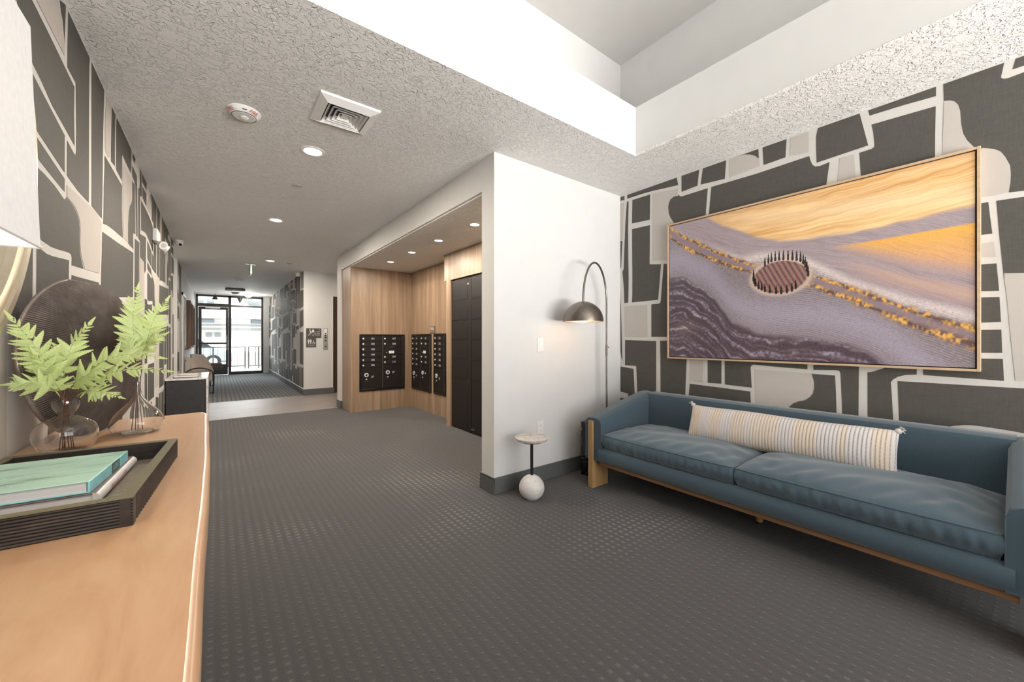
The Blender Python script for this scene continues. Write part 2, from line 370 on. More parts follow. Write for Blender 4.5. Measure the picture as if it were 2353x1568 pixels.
RD='''2.524,2.7 2.464,2.7 2.464,2.66 2.524,2.663
2.43,2.7 1.895,2.7 1.88,2.627 2.021,2.641 2.142,2.654 2.277,2.66 2.43,2.661
1.849,2.7 1.689,2.7 1.703,2.566 1.849,2.556
1.656,2.7 1.464,2.7 1.475,2.551 1.676,2.567
1.436,2.7 1.226,2.7 1.223,2.624 1.244,2.652 1.278,2.676 1.326,2.696 1.382,2.7 1.436,2.7
1.197,2.7 1.039,2.7 1.047,2.568 1.19,2.563
0.853,2.7 0.633,2.7 0.591,2.475 0.86,2.461 0.863,2.562 0.863,2.648
0.591,2.7 0.296,2.7 0.296,2.645 0.436,2.657 0.584,2.663
0.575,2.602 0.297,2.587 0.299,2.44 0.3,2.27 0.625,2.258 0.634,2.444 0.575,2.446 0.562,2.454 0.561,2.478 0.567,2.55
1.876,2.539 1.883,2.532 1.925,2.536 1.957,2.519 1.976,2.481 1.981,2.43 1.966,2.365 1.925,2.298 1.925,2.25 1.632,2.248 1.632,2.305 1.614,2.517 1.73,2.516 1.847,2.515 1.865,2.523
1.584,2.518 1.244,2.513 0.903,2.524 0.895,2.488 0.885,2.457 0.868,2.437 0.842,2.432 0.788,2.44 0.805,2.3 0.81,2.255 1.607,2.234 1.604,2.301 1.596,2.4
0.267,2.7 0.05,2.7 0.061,2.63 0.059,2.622 0.051,2.615 0.039,2.611 -0.013,2.615 -0.051,2.617 -0.055,1.994 0.035,2.005 0.029,2.053 0.028,2.099 0.031,2.147 0.033,2.154 0.047,2.199 0.063,2.235 0.086,2.256 0.123,2.275 0.141,2.258 0.156,2.298 0.177,2.337 0.192,2.381 0.199,2.44 0.203,2.518 0.21,2.554 0.223,2.579 0.242,2.594 0.265,2.601
0.013,2.7 -0.013,2.7 -0.038,2.7 -0.038,2.648 -0.013,2.649 0.023,2.649
0.142,1.974 0.104,1.973 0.09,1.799 0.142,1.8
0.142,1.638 0.076,1.636 0.067,1.487 0.142,1.492
0.142,1.458 0.066,1.454 0.061,1.321 0.142,1.318
0.142,1.279 0.06,1.279 0.057,1.155 0.142,1.153
0.142,1.121 0.055,1.123 0.051,1.006 0.347,1.015 0.347,1.06
0.076,1.972 -0.013,1.968 -0.055,1.967 -0.055,1.568 0.051,1.58 0.05,1.535 0.055,1.611 0.066,1.779
0.456,0.97 -0.013,0.972 -0.038,0.972 -0.038,0.736 0.017,0.743 0.061,0.747 0.112,0.75 0.156,0.751 0.189,0.747 0.232,0.733 0.447,0.633 0.45,0.745
0.594,1.014 0.573,1.018 0.549,1.03 0.524,1.042 0.488,1.068 0.374,1.074 0.374,1.016 0.421,1.01 0.454,0.997 0.476,0.978 0.486,0.959 0.482,0.886 0.476,0.744 0.473,0.68 0.594,0.657 0.594,0.873
0.879,1.047 0.636,1.06 0.638,0.868 0.639,0.649 0.721,0.634 0.723,0.802 0.73,0.999 0.736,1.014 0.754,1.017 0.879,1.011
0.889,0.984 0.759,0.981 0.754,0.863 0.75,0.664 1.09,0.633 1.02,0.736 0.997,0.761 0.965,0.78 0.93,0.791 0.9,0.816 0.88,0.849 0.874,0.891 0.876,0.938
1.476,1.07 1.265,1.067 0.913,1.061 0.913,1.014 1.066,1.018 1.26,1.029 1.273,1.023 1.281,1.008 1.278,0.95 1.273,0.847 1.475,0.853
1.615,1.077 1.502,1.069 1.502,0.857 1.615,0.854
1.773,0.832 1.283,0.816 1.28,0.735 1.278,0.602 1.792,0.517 1.781,0.736
2.061,1.212 1.965,1.213 1.965,1.068 1.8,1.074 1.815,0.719 1.819,0.575 2.056,0.539 2.058,0.94
2.457,1.218 2.102,1.209 2.103,0.721 2.103,0.532 2.309,0.501 2.311,0.689 2.323,0.952 2.336,0.959 2.457,0.959
2.154,1.563 2.07,1.564 2.056,1.582 2.025,1.934 1.998,1.93 1.965,1.925 1.965,1.249 2.154,1.25
2.373,2.338 2.171,2.331 2.171,2.213 2.173,1.961 2.165,1.95 2.052,1.934 2.082,1.601 2.375,1.597 2.369,1.683 2.369,1.921 2.371,2.036
2.368,2.631 2.167,2.628 2.171,2.384 2.374,2.395
2.434,2.629 2.413,2.632 2.42,2.338 2.417,2.043 2.413,1.846 2.417,1.6 2.466,1.597 2.472,1.76 2.489,1.923 2.488,1.928 2.474,1.948 2.465,2.163 2.455,2.383 2.443,2.528
2.522,2.248 2.49,2.24 2.506,1.964 2.522,1.967
2.521,1.726 2.507,1.548 2.489,1.001 2.501,1.03 2.521,1.098
2.519,0.943 2.355,0.928 2.341,0.667 2.336,0.497 2.519,0.469 2.519,0.617 2.42,0.619 2.42,0.672 2.519,0.681'''
RB='''1.436,2.7 1.382,2.7 1.326,2.694 1.278,2.674 1.241,2.645 1.221,2.62 1.217,2.566 1.439,2.55
1.015,2.7 0.905,2.7 0.906,2.552 1.019,2.568
0.734,2.445 0.661,2.444 0.654,2.31 0.652,2.269 0.749,2.268 0.744,2.311
0.265,2.599 0.242,2.593 0.225,2.578 0.212,2.553 0.204,2.518 0.201,2.446 0.193,2.384 0.178,2.338 0.156,2.296 0.141,2.258 0.274,2.236 0.269,2.38 0.267,2.499
0.126,2.275 0.086,2.255 0.063,2.233 0.047,2.197 0.033,2.152 0.031,2.147 0.029,2.1 0.031,2.049 0.036,2.008 0.072,2.005 0.123,2.006 0.148,2.005
0.142,1.751 0.085,1.754 0.078,1.671 0.142,1.679
0.05,1.577 -0.055,1.568 -0.055,1.011 0.014,1.009 0.028,1.221 0.042,1.457 0.05,1.547
1.25,0.991 0.891,0.986 0.878,0.938 0.876,0.891 0.883,0.852 0.902,0.818 0.93,0.795 0.965,0.783 0.999,0.763 1.02,0.739 1.066,0.664 1.247,0.636 1.249,0.837
1.768,1.071 1.653,1.075 1.653,1.037 1.66,0.853 1.771,0.865
2.522,2.631 2.47,2.632 2.479,2.463 2.488,2.249 2.522,2.252
2.138,2.629 1.885,2.599 1.882,2.549 1.878,2.539 1.906,2.534 1.945,2.535 1.97,2.505 1.979,2.454 1.973,2.392 1.955,2.348 1.931,2.308 1.963,2.283 1.963,1.962 2.143,1.981 2.142,2.345
2.466,1.563 2.202,1.563 2.197,1.25 2.46,1.252'''
# ------------------------------------------------------------------ the setting
XL, XR, XP, YF, ZC, ZT, ZU = -0.532, 3.332, 1.739, 2.516, 2.71, 3.108, 4.07
YB, YS = -3.0, 16.5
def struct(name, mb, mat, **kw): return setp(mb.build(name, mat, **kw), kind='structure')

struct('floor', MB().box(-0.6, 3.45, YB, 7.36, -0.05, 0.0), CARPET)
struct('floor', MB().box(-2.6, 4.2, 7.36, 9.40, -0.05, -0.001).box(1.55, 4.2, 9.40, 9.53, -0.05, -0.001).box(-2.6, -0.62, 9.40, 9.45, -0.05, -0.001), VINYL)
struct('floor', MB().box(-0.62, 1.55, 9.40, YS+0.02, -0.05, 0.0), MATCARPET)
struct('trim_1', MB().box(-0.6, XP, 7.352, 7.368, -0.002, 0.004), plain('metal_edge_strip', (0.35, 0.31, 0.28, 1), 0.4, 0.6))
struct('trim_2', MB().box(-0.6, 1.5, 9.392, 9.408, -0.002, 0.004), bpy.data.materials['metal_edge_strip'])

# left wall: lobby part, then past the cross corridor
wl = struct('wall_left', MB().box(XL-0.12, XL, YB, 7.86, 0, ZC+0.01), PAPER)
struct('wall_left', MB().box(XL-0.12, XL, YB, 2.7, ZC+0.01, ZU), WHITE)
wl2 = struct('wall_left', MB().box(-0.72, -0.59, 9.445, YS, 0, ZC+0.06), WHITE)
struct('wall_left', MB().box(-2.6, -0.59, 9.44, 9.56, 0, ZC+0.06).box(-2.72, -2.6, 7.5, 9.56, 0, ZC+0.06).box(-2.6, XL-0.12, 7.72, 7.86, 0, ZC+0.06), WHITE)
wr = struct('wall_right', MB().box(XR, XR+0.12, YB, YF+0.18, 0, ZC+0.01), PAPER)
struct('wall_right', MB().box(XR, XR+0.12, YB, YF+0.18, ZC+0.01, ZU), WHITE)
# white wall that carries the lamp, with the mail alcove opening behind it
struct('wall_front', MB().box(XP, XR, YF, 2.694, 0, ZC), WHITE)
struct('wall_front', MB().box(-0.532, XR, YF, 2.694, ZT, ZU), WHITE)
struct('wall_right', MB().box(XP, XP+0.12, 2.694, 7.28, 2.447, ZC).box(XP, XP+0.03, 7.28, 7.535, 0, ZC).box(XP+0.03, 4.2, 7.40, 7.535, 0, ZC), WHITE)
wr2 = struct('wall_right', MB().box(1.495, 1.62, 9.44, YS, 0, ZC+0.06), PAPER)
struct('wall_right', MB().box(1.496, 2.086, 9.432, 9.52, 0, ZC+0.06).box(2.086, 4.2, 9.432, 9.52, 2.19, ZC+0.06).box(3.2, 4.2, 9.432, 9.52, 0, 2.19).box(4.2, 4.3, 7.4, 9.52, 0, ZC+0.06), WHITE)
# wood-panelled mail alcove
struct('wall_alcove_back', MB().box(1.762, 2.95, 6.742, 7.28, 0, 2.447), LAMINATE)
struct('wall_alcove_side', MB().box(2.82, 2.95, 2.694, 6.742, 0, 2.447), LAMINATE)
# back wall with its tall windows, out of sight behind the camera
struct('wall_back', MB().box(-0.65, 0.15, YB-0.12, YB, 0, ZU).box(3.3, 3.45, YB-0.12, YB, 0, ZU).box(0.15, 3.3, YB-0.12, YB, 0, 0.25).box(0.15, 3.3, YB-0.12, YB, 3.65, ZU), WHITE)
wf = struct('window_1', MB().box(0.15, 3.3, YB-0.09, YB-0.03, 2.3, 2.36).box(1.16, 1.22, YB-0.09, YB-0.03, 0.25, 3.65).box(2.22, 2.28, YB-0.09, YB-0.03, 0.25, 3.65), FRAMEM)

setp(MB().box(-8, 12, -14, YB-0.12, -0.3, -0.02).build('front_paving', plain('sunlit_paving', (0.62, 0.60, 0.57, 1), 0.9, nscale=3)), 'pale paving outside the lobby windows', 'paving', kind='structure')
# ceilings: low corridor ceiling, alcove ceiling, the dropped band and the high ceiling over the lobby
struct('ceiling', MB().box(-0.66, XR, 1.885, 7.9, ZC, ZC+0.02).box(2.697, XR, YB, 1.885, ZC, ZC+0.02).box(-0.66, 0.1, YB, 1.885, ZC, ZC+0.02)
       .box(-2.72, 4.3, 7.4, 9.56, ZC+0.0005, ZC+0.06).box(-0.72, 1.62, 9.5, YS, ZC+0.001, ZC+0.06), CEIL)
struct('trim_3', MB().box(-0.532, XR, 1.89, YF, ZC+0.02, ZT).box(2.702, XR, YB, 1.89, ZC+0.02, ZT).box(XL, 0.095, YB, 1.89, ZC+0.02, ZT), WHITE)
struct('ceiling', MB().box(-0.65, 3.45, YB, 2.694, ZU, ZU+0.1), CEILS)
struct('ceiling', MB().box(XP+0.02, 2.95, 2.694, 6.80, 2.432, 2.446), CEIL)
struct('ceiling', MB().box(1.739, 2.95, 2.694, 7.4, ZC, ZC+0.05), WHITE)

# baseboards
bh = 0.13
struct('baseboard_front', MB().box(XP-0.012, XR, YF-0.012, YF, 0, bh).box(XP-0.012, XP, YF-0.012, 2.706, 0, bh).box(XP-0.012, XP+0.1, 2.694, 2.706, 0, bh), BASEB, bevel=0.003)
struct('baseboard_right', MB().box(XR-0.012, XR, YB, YF-0.012, 0, bh), BASEB, bevel=0.003)
struct('baseboard_left', MB().box(XL, XL+0.012, YB, 7.86, 0, bh), BASEB, bevel=0.003)
struct('baseboard_jamb', MB().box(XP-0.012, XP, 7.268, 7.535, 0, bh).box(XP-0.012, XP+0.028, 7.268, 7.28, 0, bh), BASEB, bevel=0.003)
struct('baseboard_corridor', MB().box(1.483, 1.495, 9.42, YS, 0, bh).box(1.483, 2.11, 9.42, 9.432, 0, bh), BASEB, bevel=0.003)
struct('trim_4', MB().box(1.486, 1.496, 9.43, YS, bh, bh+0.014), TRIMW)
struct('trim_5', MB().box(2.07, 2.086, 9.424, 9.432, 0, 2.2), TRIMW)

# wallpaper print
def polys(s): return [[tuple(map(float, p.split(','))) for p in l.split()] for l in s.strip().splitlines()]
def clip(poly, lo, hi):
    for sgn, lim in ((1, lo), (-1, hi)):
        out = []; n = len(poly)
        for i in range(n):
            a, b = poly[i], poly[(i+1) % n]; ia = sgn*(a[0]-lim) >= 0; ib = sgn*(b[0]-lim) >= 0
            if ia: out.append(a)
            if ia != ib:
                t = (lim-a[0])/(b[0]-a[0]); out.append((lim, a[1]+t*(b[1]-a[1])))
        poly = out
        if len(poly) < 3: return None
    return poly
ld, lb = polys(LD), polys(LB)
def q(y0, y1, z0, z1, k=0.0): return [(y0, z0), (y1, z0+k), (y1, z1+k), (y0, z1)]
lowd = [q(2.3,2.75,0.62,0.98), q(3.22,3.68,0.66,1.38), q(4.04,4.27,0.55,1.40), q(4.33,4.56,0.18,1.39), q(2.3,2.56,0.14,0.57,0.03),
        q(2.60,2.86,0.14,0.52), q(2.90,3.15,0.14,0.6,-0.04), q(3.20,3.30,0.14,0.60), q(3.34,3.44,0.14,0.60), q(3.48,3.68,0.14,0.58,0.03), q(3.74,4.0,0.14,0.40), q(4.05,4.26,0.14,0.50), q(4.61,4.84,0.14,0.44), q(4.88,5.04,0.3,0.95), q(4.88,5.04,1.0,1.6), q(3.74,3.98,0.9,1.38)]
lowb = [q(2.82,3.16,0.70,1.45), q(3.75,3.97,0.44,0.86), q(4.60,4.84,0.50,1.30)]
PER = 2.79
def print_on(wall, fy, X, nx, lo, hi, tiles, skip_first=True):
    mb = MB()
    for mi, src in ((0, ld + lowd), (1, lb + lowb)):
        mb.cur = mi
        for k in tiles:
            for i, pl in enumerate(src):
                if src[0] is ld[0] and mi == 0 and i == len(ld)-1 and k != 0: continue
                base_lo = lo if k == 0 else (2.26 + PER*k if k > 0 else lo)
                pp = clip([(y + PER*k, z) for y, z in pl], max(lo, base_lo), min(hi, 1.945) if k < 0 else hi)
                if pp:
                    off = 0.0012 if k == 0 else (0.0009 if k < 0 else 0.0015)
                    off += 0.0003*mi
                    mb.poly([(X + nx*off, fy(y), z) for y, z in pp])
    return mb.build('wallpaper_print', [PAPER_D, PAPER_B], wall)
print_on(wl, lambda y: y, XL, 1, -2.9, 7.86, (-1, 0, 1))
print_on(wr2, lambda y: 16.45 - (y - 2.3), 1.495, -1, 2.3, 9.28, (0, 1, 2))
mb = MB()
rd, rb = polys(RD), polys(RB)
for mi, src in ((0, rd), (1, rb)):
    mb.cur = mi
    for pl in src: mb.poly([(XR - 0.0012 - 0.0004*mi, min(y, 2.514), z) for y, z in pl])
# the same paper carries on behind the camera
for mi, src in ((0, ld + lowd), (1, lb + lowb)):
    mb.cur = mi
    for i, pl in enumerate(src):
        pp = clip(pl, 2.3, 5.0)
        if pp: mb.poly([(XR - 0.0012 - 0.0004*mi, -0.10 - (y - 2.3), z) for y, z in pp])
mb.build('wallpaper_print', [PAPER_D, PAPER_B], wr)
mb = MB()
for pl in ld[1:8] + lowd[:6]:
    pp = clip([(y + 7.15, z) for y, z in pl], 9.46, 10.45)
    if pp: mb.poly([(-0.588, y, z) for y, z in pp])
mb.build('wallpaper_print', PAPER_D, wl2)
MB().box(-0.5895, -0.5885, 9.44, 10.47, 0.0, 2.71).build('wallpaper_ground', PAPER, wl2)

# glazed entrance at the far end ------------------------------------------------
zt = 2.70
struct('wall_end', MB().box(-0.72, -0.557, YS-0.05, YS+0.12, 0, ZC).box(1.31, 1.62, YS-0.05, YS+0.12, 0, ZC), WHITE)
fr = MB()
for b in ((-0.557, -0.508, 0, zt), (1.255, 1.31, 0, zt), (0.30, 0.385, 0, zt)): fr.box(b[0], b[1], YS-0.06, YS+0.06, b[2], b[3])
fr.box(-0.557, 1.31, YS-0.06, YS+0.06, zt-0.05, zt+0.01).box(0.385, 1.255, YS-0.06, YS+0.06, 2.34, 2.39).box(-0.508, 0.30, YS-0.06, YS+0.06, 2.32, 2.42).box(0.385, 1.255, YS-0.06, YS+0.06, 0.0, 0.10)
wdo = struct('window_2', fr, FRAMEM)
MB().box(0.385, 1.255, YS-0.006, YS+0.006, 0.10, 2.34).build('pane', PANE, wdo)
MB().box(0.385, 1.255, YS-0.006, YS+0.006, 2.39, zt-0.05).build('pane', PANE, wdo)
MB().box(-0.508, 0.30, YS-0.006, YS+0.006, 2.42, zt-0.05).build('pane', PANE, wdo)
dr = struct('door_1', MB().box(-0.50, -0.415, YS-0.03, YS+0.03, 0.01, 2.31).box(0.235, 0.295, YS-0.03, YS+0.03, 0.01, 2.31).box(-0.415, 0.235, YS-0.03, YS+0.03, 2.22, 2.31).box(-0.415, 0.235, YS-0.03, YS+0.03, 0.01, 0.36), FRAMEM)
MB().box(-0.415, 0.235, YS-0.005, YS+0.005, 0.36, 2.22).build('pane', PANE, dr)
MB().box(-0.44, 0.26, YS-0.10, YS-0.03, 1.05, 1.11).build('push_bar', FRAMEM, dr, bevel=0.01)
MB().box(-0.32, 0.08, YS-0.09, YS-0.03, 2.25, 2.31).build('door_closer', STEEL, dr, bevel=0.008)
MB().cyl((0.26, YS-0.08, 0.85), (0.26, YS-0.08, 1.35), 0.012).build('pull_handle', STEEL, dr, smooth=True, autosmooth=40)
text('4340', 0.13, BLACKP, wdo, (0.86, YS+0.012, 2.60), right=(-1, 0, 0))
text('E HAYSTACK ST', 0.085, plain('grey_vinyl_lettering', (0.25, 0.25, 0.25, 1), 0.6), wdo, (0.85, YS+0.012, 2.48), right=(-1, 0, 0))
# ------------------------------------------------------------------ mail alcove
def mailbox_unit(name, label, loc, rz, cols, width, height, group='built-in mailbox units in the alcove'):
    """cols: list of columns; each column a list of (kind, text, height share) from the top"""
    t = thing(name, label, 'mailbox', loc, rz, group)
    w, h = width, height
    fr = MB(); b = 0.028
    fr.box(-w/2, -w/2+b, -0.014, 0, 0, h).box(w/2-b, w/2, -0.014, 0, 0, h).box(-w/2+b, w/2-b, -0.014, 0, 0, b*1.3).box(-w/2+b, w/2-b, -0.014, 0, h-b, h)
    fr.build('frame', BRONZEF, t, bevel=0.003)
    MB().box(-w/2+0.01, w/2-0.01, -0.004, -0.001, 0.01, h-0.01).build('back_panel', BRONZE, t)
    iw = w - 2*b; n = len(cols); cw = iw/n
    ih = h - b*2.3
    for ci, col in enumerate(cols):
        x0 = -w/2 + b + ci*cw; x1 = x0 + cw - (0.022 if n > 1 or True else 0)
        MB().box(x1+0.004, x1+0.010, -0.018, -0.002, b*1.3, h-b).build('hinge_strip', DULLG, t)
        MB().box(x1+0.013, x1+0.019, -0.020, -0.002, b*1.3, h-b).build('hinge_strip', STEEL, t)
        z = h - b; tot = sum(c[2] for c in col)
        for kind, s, sh in col:
            dh = ih*sh/tot; z0, z1 = z - dh + 0.0025, z - 0.0025; z -= dh; zc = (z0+z1)/2
            d = MB().box(x0+0.004, x1, -0.012, -0.004, z0, z1).build('door', BRONZE, t, bevel=0.0015, seg=1)
            if kind == 'box':
                MB().lathe([(0.0, 0.0), (0.015, 0.0), (0.015, 0.006), (0.009, 0.010), (0.0, 0.010)], (x0+0.035, -0.012, zc), 14, 'y', -1).build('lock', CHROME, d, smooth=True, autosmooth=40)
                text(s, 0.046, LETTER, d, (x0+0.5*(x1-x0)+0.02, -0.0130, zc), name='number')
            elif kind == 'parcel':
                MB().lathe([(0.018, 0.0), (0.036, 0.0), (0.036, 0.010), (0.018, 0.012)], (x0+0.085, -0.012, z0+dh*0.66), 20, 'y', -1, loop=True).build('lock', CHROME, d, smooth=True, autosmooth=40)
                MB().cyl((x0+0.085, -0.012, z0+dh*0.66), (x0+0.085, -0.020, z0+dh*0.66), 0.012, 12).build('keyhole', BLACKP, d)
                MB().lathe([(0.0, 0.0), (0.012, 0.0), (0.012, 0.008), (0.0, 0.010)], (x0+0.085, -0.012, z0+dh*0.46), 12, 'y', -1).build('key_lock', CHROME, d, smooth=True, autosmooth=40)
                for sx in (-0.018, 0.018): MB().cyl((x0+0.085+sx, -0.012, z0+dh*0.36), (x0+0.085+sx, -0.015, z0+dh*0.36), 0.004, 8).build('rivet', STEEL, d)
                text(s, 0.05, LETTER, d, (x0+0.185, -0.0130, z0+dh*(0.56 if ci == 0 else 0.65)), name='number')
            else:
                MB().box(x0+0.10, x0+0.21, -0.022, -0.012, z1-0.012, z1-0.002).build('mail_slot_flap', STEEL, d)
                MB().box(x0+0.105, x0+0.20, -0.0135, -0.012, z0+0.012, z0+0.058).build('notice_label', LETTER, d)
                MB().cyl((x0+0.065, -0.012, z0+0.03), (x0+0.065, -0.018, z0+0.03), 0.008, 10).build('lock', CHROME, d)
    return t
B = lambda *n: [('box', s, 1.0) for s in n]
mailbox_unit('mailbox_unit', 'black mailbox unit with doors 101 to 110 in the pale end panel', (2.297, 6.741, 0.340), 0,
             [B('101','102','103','104','105','106') + [('parcel', '1P', 3.9)], B('107','108') + [('out', '', 1.5)] + B('109','110') + [('parcel', '2P', 4.4)]], 0.79, 0.965)
mailbox_unit('mailbox_unit', 'two-column black mailbox unit with 200-series doors in the side panel', (2.819, 6.295, 0.335), -PI/2,
             [B('201','202','203','204','205','206') + [('parcel', '3P', 4.0)], B('207','208') + [('out', '', 1.5)] + B('209','210') + [('parcel', '4P', 4.6)]], 0.80, 0.975)
mailbox_unit('mailbox_unit', 'narrow one-column black mailbox unit beside the tall parcel locker', (2.819, 5.588, 0.340), -PI/2,
             [B('211','212','301','302','303','304') + [('parcel', '5P', 4.4)]], 0.425, 0.972)
ms = thing('mail_sign', 'small brown MAIL sign above the mailboxes on the side panel', 'sign', (2.819, 5.853, 1.385), -PI/2)
MB().box(-0.085, 0.085, -0.010, 0, -0.058, 0.058).build('plate', plain('taupe_sign_plate', (0.20, 0.15, 0.115, 1), 0.5), ms, bevel=0.003)
text('MAIL', 0.062, LETTER, ms, (0, -0.0112, 0.01))

# tall parcel locker in its wooden surround
lk = thing('parcel_locker', 'tall black parcel locker bank framed in walnut panelling', 'locker', (2.60, 4.40, 0), -PI/2)
MB().box(-0.62, 1.70, 0, 0.219, 2.055, 2.431).box(-0.56, -0.435, 0, 0.219, 0, 2.055).box(0.49, 1.70, 0, 0.219, 0, 2.055).build('wood_surround', LAMINATE, lk)
MB().box(-0.434, 0.489, 0.034, 0.21, 0.004, 2.05).build('carcass', BRONZEF, lk)
zs = [2.03, 1.755, 1.487, 1.224, 0.968, 0.706, 0.02]
for ci, (a, b_) in enumerate(((-0.430, -0.009), (0.098, 0.485))):
    for i in range(6):
        MB().box(a, b_, 0.016, 0.034, zs[i+1]+0.004, zs[i]-0.004).build('locker_door', BRONZE, lk, bevel=0.002, seg=1)
        MB().box(a, b_, 0.012, 0.030, zs[i]-0.004, zs[i]+0.0015).build('door_lip', DULLG, lk)
MB().box(-0.003, 0.092, 0.014, 0.034, 0.02, 2.03).build('centre_panel', BRONZE, lk, bevel=0.002, seg=1)
MB().lathe([(0, 0), (0.012, 0), (0.012, 0.008), (0, 0.01)], (0.03, 0.014, 1.95), 12, 'y', -1).build('lock', CHROME, lk, smooth=True, autosmooth=40)
MB().box(0.10, 0.18, 0.008, 0.016, 0.055, 0.068).build('foot_latch', STEEL, lk)

# ------------------------------------------------------------------ ceiling fittings
def downlight(label, x, y, z, r, mat, power, col, group):
    t = thing('downlight', label, 'light', (x, y, z), 0, group)
    MB().lathe([(r*1.42, 0.0), (r*1.42, -0.004), (r*1.15, -0.007), (r*1.02, -0.004), (r, 0.0)], (0, 0, 0), 32, loop=True).build('trim_ring', TRIMW, t, smooth=True, autosmooth=30)
    MB().lathe([(0.0, -0.0035), (r*0.95, -0.0035), (r, -0.001)], (0, 0, 0), 32).build('diffuser', mat, t)
    l = bpy.data.lights.new('lamp', 'AREA'); l.shape = 'DISK'; l.size = r*2; l.energy = power; l.color = col; l.spread = R(180)
    o = bpy.data.objects.new('lamp', l); o.location = (0, 0, -0.012); COL.objects.link(o); o.parent = t
    return t
DG = 'round downlights in the corridor ceiling'
WARM = (1.0, 0.89, 0.76)
downlight('recessed round downlight beside the square air vent', 0.60, 3.38, ZC, 0.062, GLOW, 34, WARM, DG)
downlight('recessed round downlight past the small flat sprinkler cover', 0.581, 5.616, ZC, 0.062, GLOW, 44, WARM, DG)
downlight('recessed round downlight in front of the hanging exit sign', 0.80, 8.61, ZC, 0.062, GLOW, 36, WARM, DG)
downlight('added unseen downlight in the side passage beyond the credenza', -1.6, 8.4, ZC, 0.062, GLOW, 9.5, WARM, DG)  # out of view, added so the passage's far wall is lit
downlight('added unseen downlight in the side passage by the lift', 3.0, 8.4, ZC, 0.062, GLOW, 9.5, WARM, DG)  # unseen lamp, added to light the passage beside the lift
AG = 'small bright downlights over the mailboxes'
for y, w in ((3.463, 'nearest the white lamp wall'), (4.297, 'beside the alcove sprinkler cover in front of the locker'), (5.11, 'in front of the narrow mailbox unit'), (5.939, 'nearest the pale mailbox end panel')):
    downlight('small bright alcove downlight ' + w, 2.148, y, 2.431, 0.045, GLOWC, 12.5, (1.0, 0.92, 0.80), AG)

vt = thing('air_vent', 'white square louvred air vent in the textured ceiling', 'vent', (0.667, 2.692, ZC))
s0 = 0.18
def ring(mb, a, za, b, zb):
    for k in range(4):
        c, s = [(1,0),(0,1),(-1,0),(0,-1)][k]
        def rot(x, y): return (x*c - y*s, x*s + y*c)
        p = [rot(-a,-a), rot(a,-a), rot(b,-b), rot(-b,-b)]
        mb.poly([(p[0][0],p[0][1],za),(p[1][0],p[1][1],za),(p[2][0],p[2][1],zb),(p[3][0],p[3][1],zb)])
    return mb
m_ = MB(); ring(m_, s0, 0.0, s0*0.98, -0.012); ring(m_, s0*0.98, -0.012, s0*0.70, -0.034); ring(m_, s0*0.70, -0.034, s0*0.68, 0.0)
m_.build('frame', WPLAST, vt)
MB().box(-s0*0.7, s0*0.7, -s0*0.7, s0*0.7, -0.002, -0.0005).build('dark_throat', BLACKP, vt)
for i, a in enumerate((0.66, 0.52, 0.38, 0.24)):
    m_ = MB(); ring(m_, s0*a, -0.030, s0*(a-0.115), -0.006); ring(m_, s0*(a-0.115), -0.006, s0*(a-0.125), -0.004)
    m_.build('vane', WPLAST, vt)
MB().box(-s0*0.11, s0*0.11, -s0*0.11, s0*0.11, -0.022, -0.014).build('centre_vane', WPLAST, vt)

fa = thing('fire_alarm', 'round white ceiling fire alarm with red FIRE lettering', 'alarm', (0.139, 3.064, ZC))
MB().lathe([(0.0, -0.036), (0.060, -0.036), (0.066, -0.033), (0.092, -0.012), (0.096, -0.004), (0.094, 0.0)], (0,0,0), 40).build('housing', WPLAST, fa, smooth=True, autosmooth=25)
MB().lathe([(0.066, -0.0345), (0.068, -0.0345), (0.068, -0.030), (0.066, -0.030)], (0,0,0), 40, loop=True).build('seam_ring', DULLG, fa)
MB().lathe([(0.0, -0.052), (0.012, -0.050), (0.022, -0.042), (0.026, -0.036)], (0.0,0.0,0), 24).build('strobe_lens', CHROME, fa, smooth=True)
MB().box(-0.012, 0.012, -0.083, -0.080, -0.0235, -0.018).build('indicator_slot', BLACKP, fa)
for a in (-150, -55):
    d = Vector((math.cos(R(a)), math.sin(R(a)), 0)); rt = Vector((-d.y, d.x, 0)); upv = (d*0.030 + Vector((0,0,0.025))).normalized()
    o_ = d*0.0825 + Vector((0,0,-0.0225)); nrm = rt.cross(-upv) if rt.cross(upv).z > 0 else rt.cross(upv)
    sgn = 1 if rt.cross(upv).z < 0 else -1
    text('FIRE', 0.034, REDL, fa, tuple(o_ + nrm.normalized()*0.0016), right=tuple(rt*sgn), up=tuple(upv), squeeze=0.85)
def flat_disc(name, label, cat, x, y, z, r, mat):
    t = thing(name, label, cat, (x, y, z))
    MB().lathe([(0, -0.008), (r*0.9, -0.008), (r, -0.005), (r, 0)], (0,0,0), 24).build('cover_plate', mat, t, smooth=True, autosmooth=30)
    MB().lathe([(r*0.72, -0.0095), (r*0.78, -0.0095), (r*0.78, -0.006), (r*0.72, -0.006)], (0,0,0), 24, loop=True).build('rim', TRIMW, t)
    return t
SPR = plain('grey_cover_plate', (0.42, 0.40, 0.37, 1), 0.45, 0.3)
flat_disc('sprinkler_cover', 'small flat sprinkler cover between two corridor downlights', 'sprinkler', 0.611, 4.233, ZC, 0.042, SPR)
flat_disc('sprinkler_cover', 'pale sprinkler cover in the mail alcove ceiling', 'sprinkler', 2.197, 4.564, 2.431, 0.045, TRIMW)
flat_disc('sprinkler_cover', 'flat sprinkler cover near the wall camera by the lift', 'sprinkler', 1.128, 8.70, ZC, 0.05, SPR)
sd = flat_disc('smoke_detector', 'round white smoke detector beyond the exit sign', 'detector', 0.439, 11.83, ZC, 0.10, WPLAST)
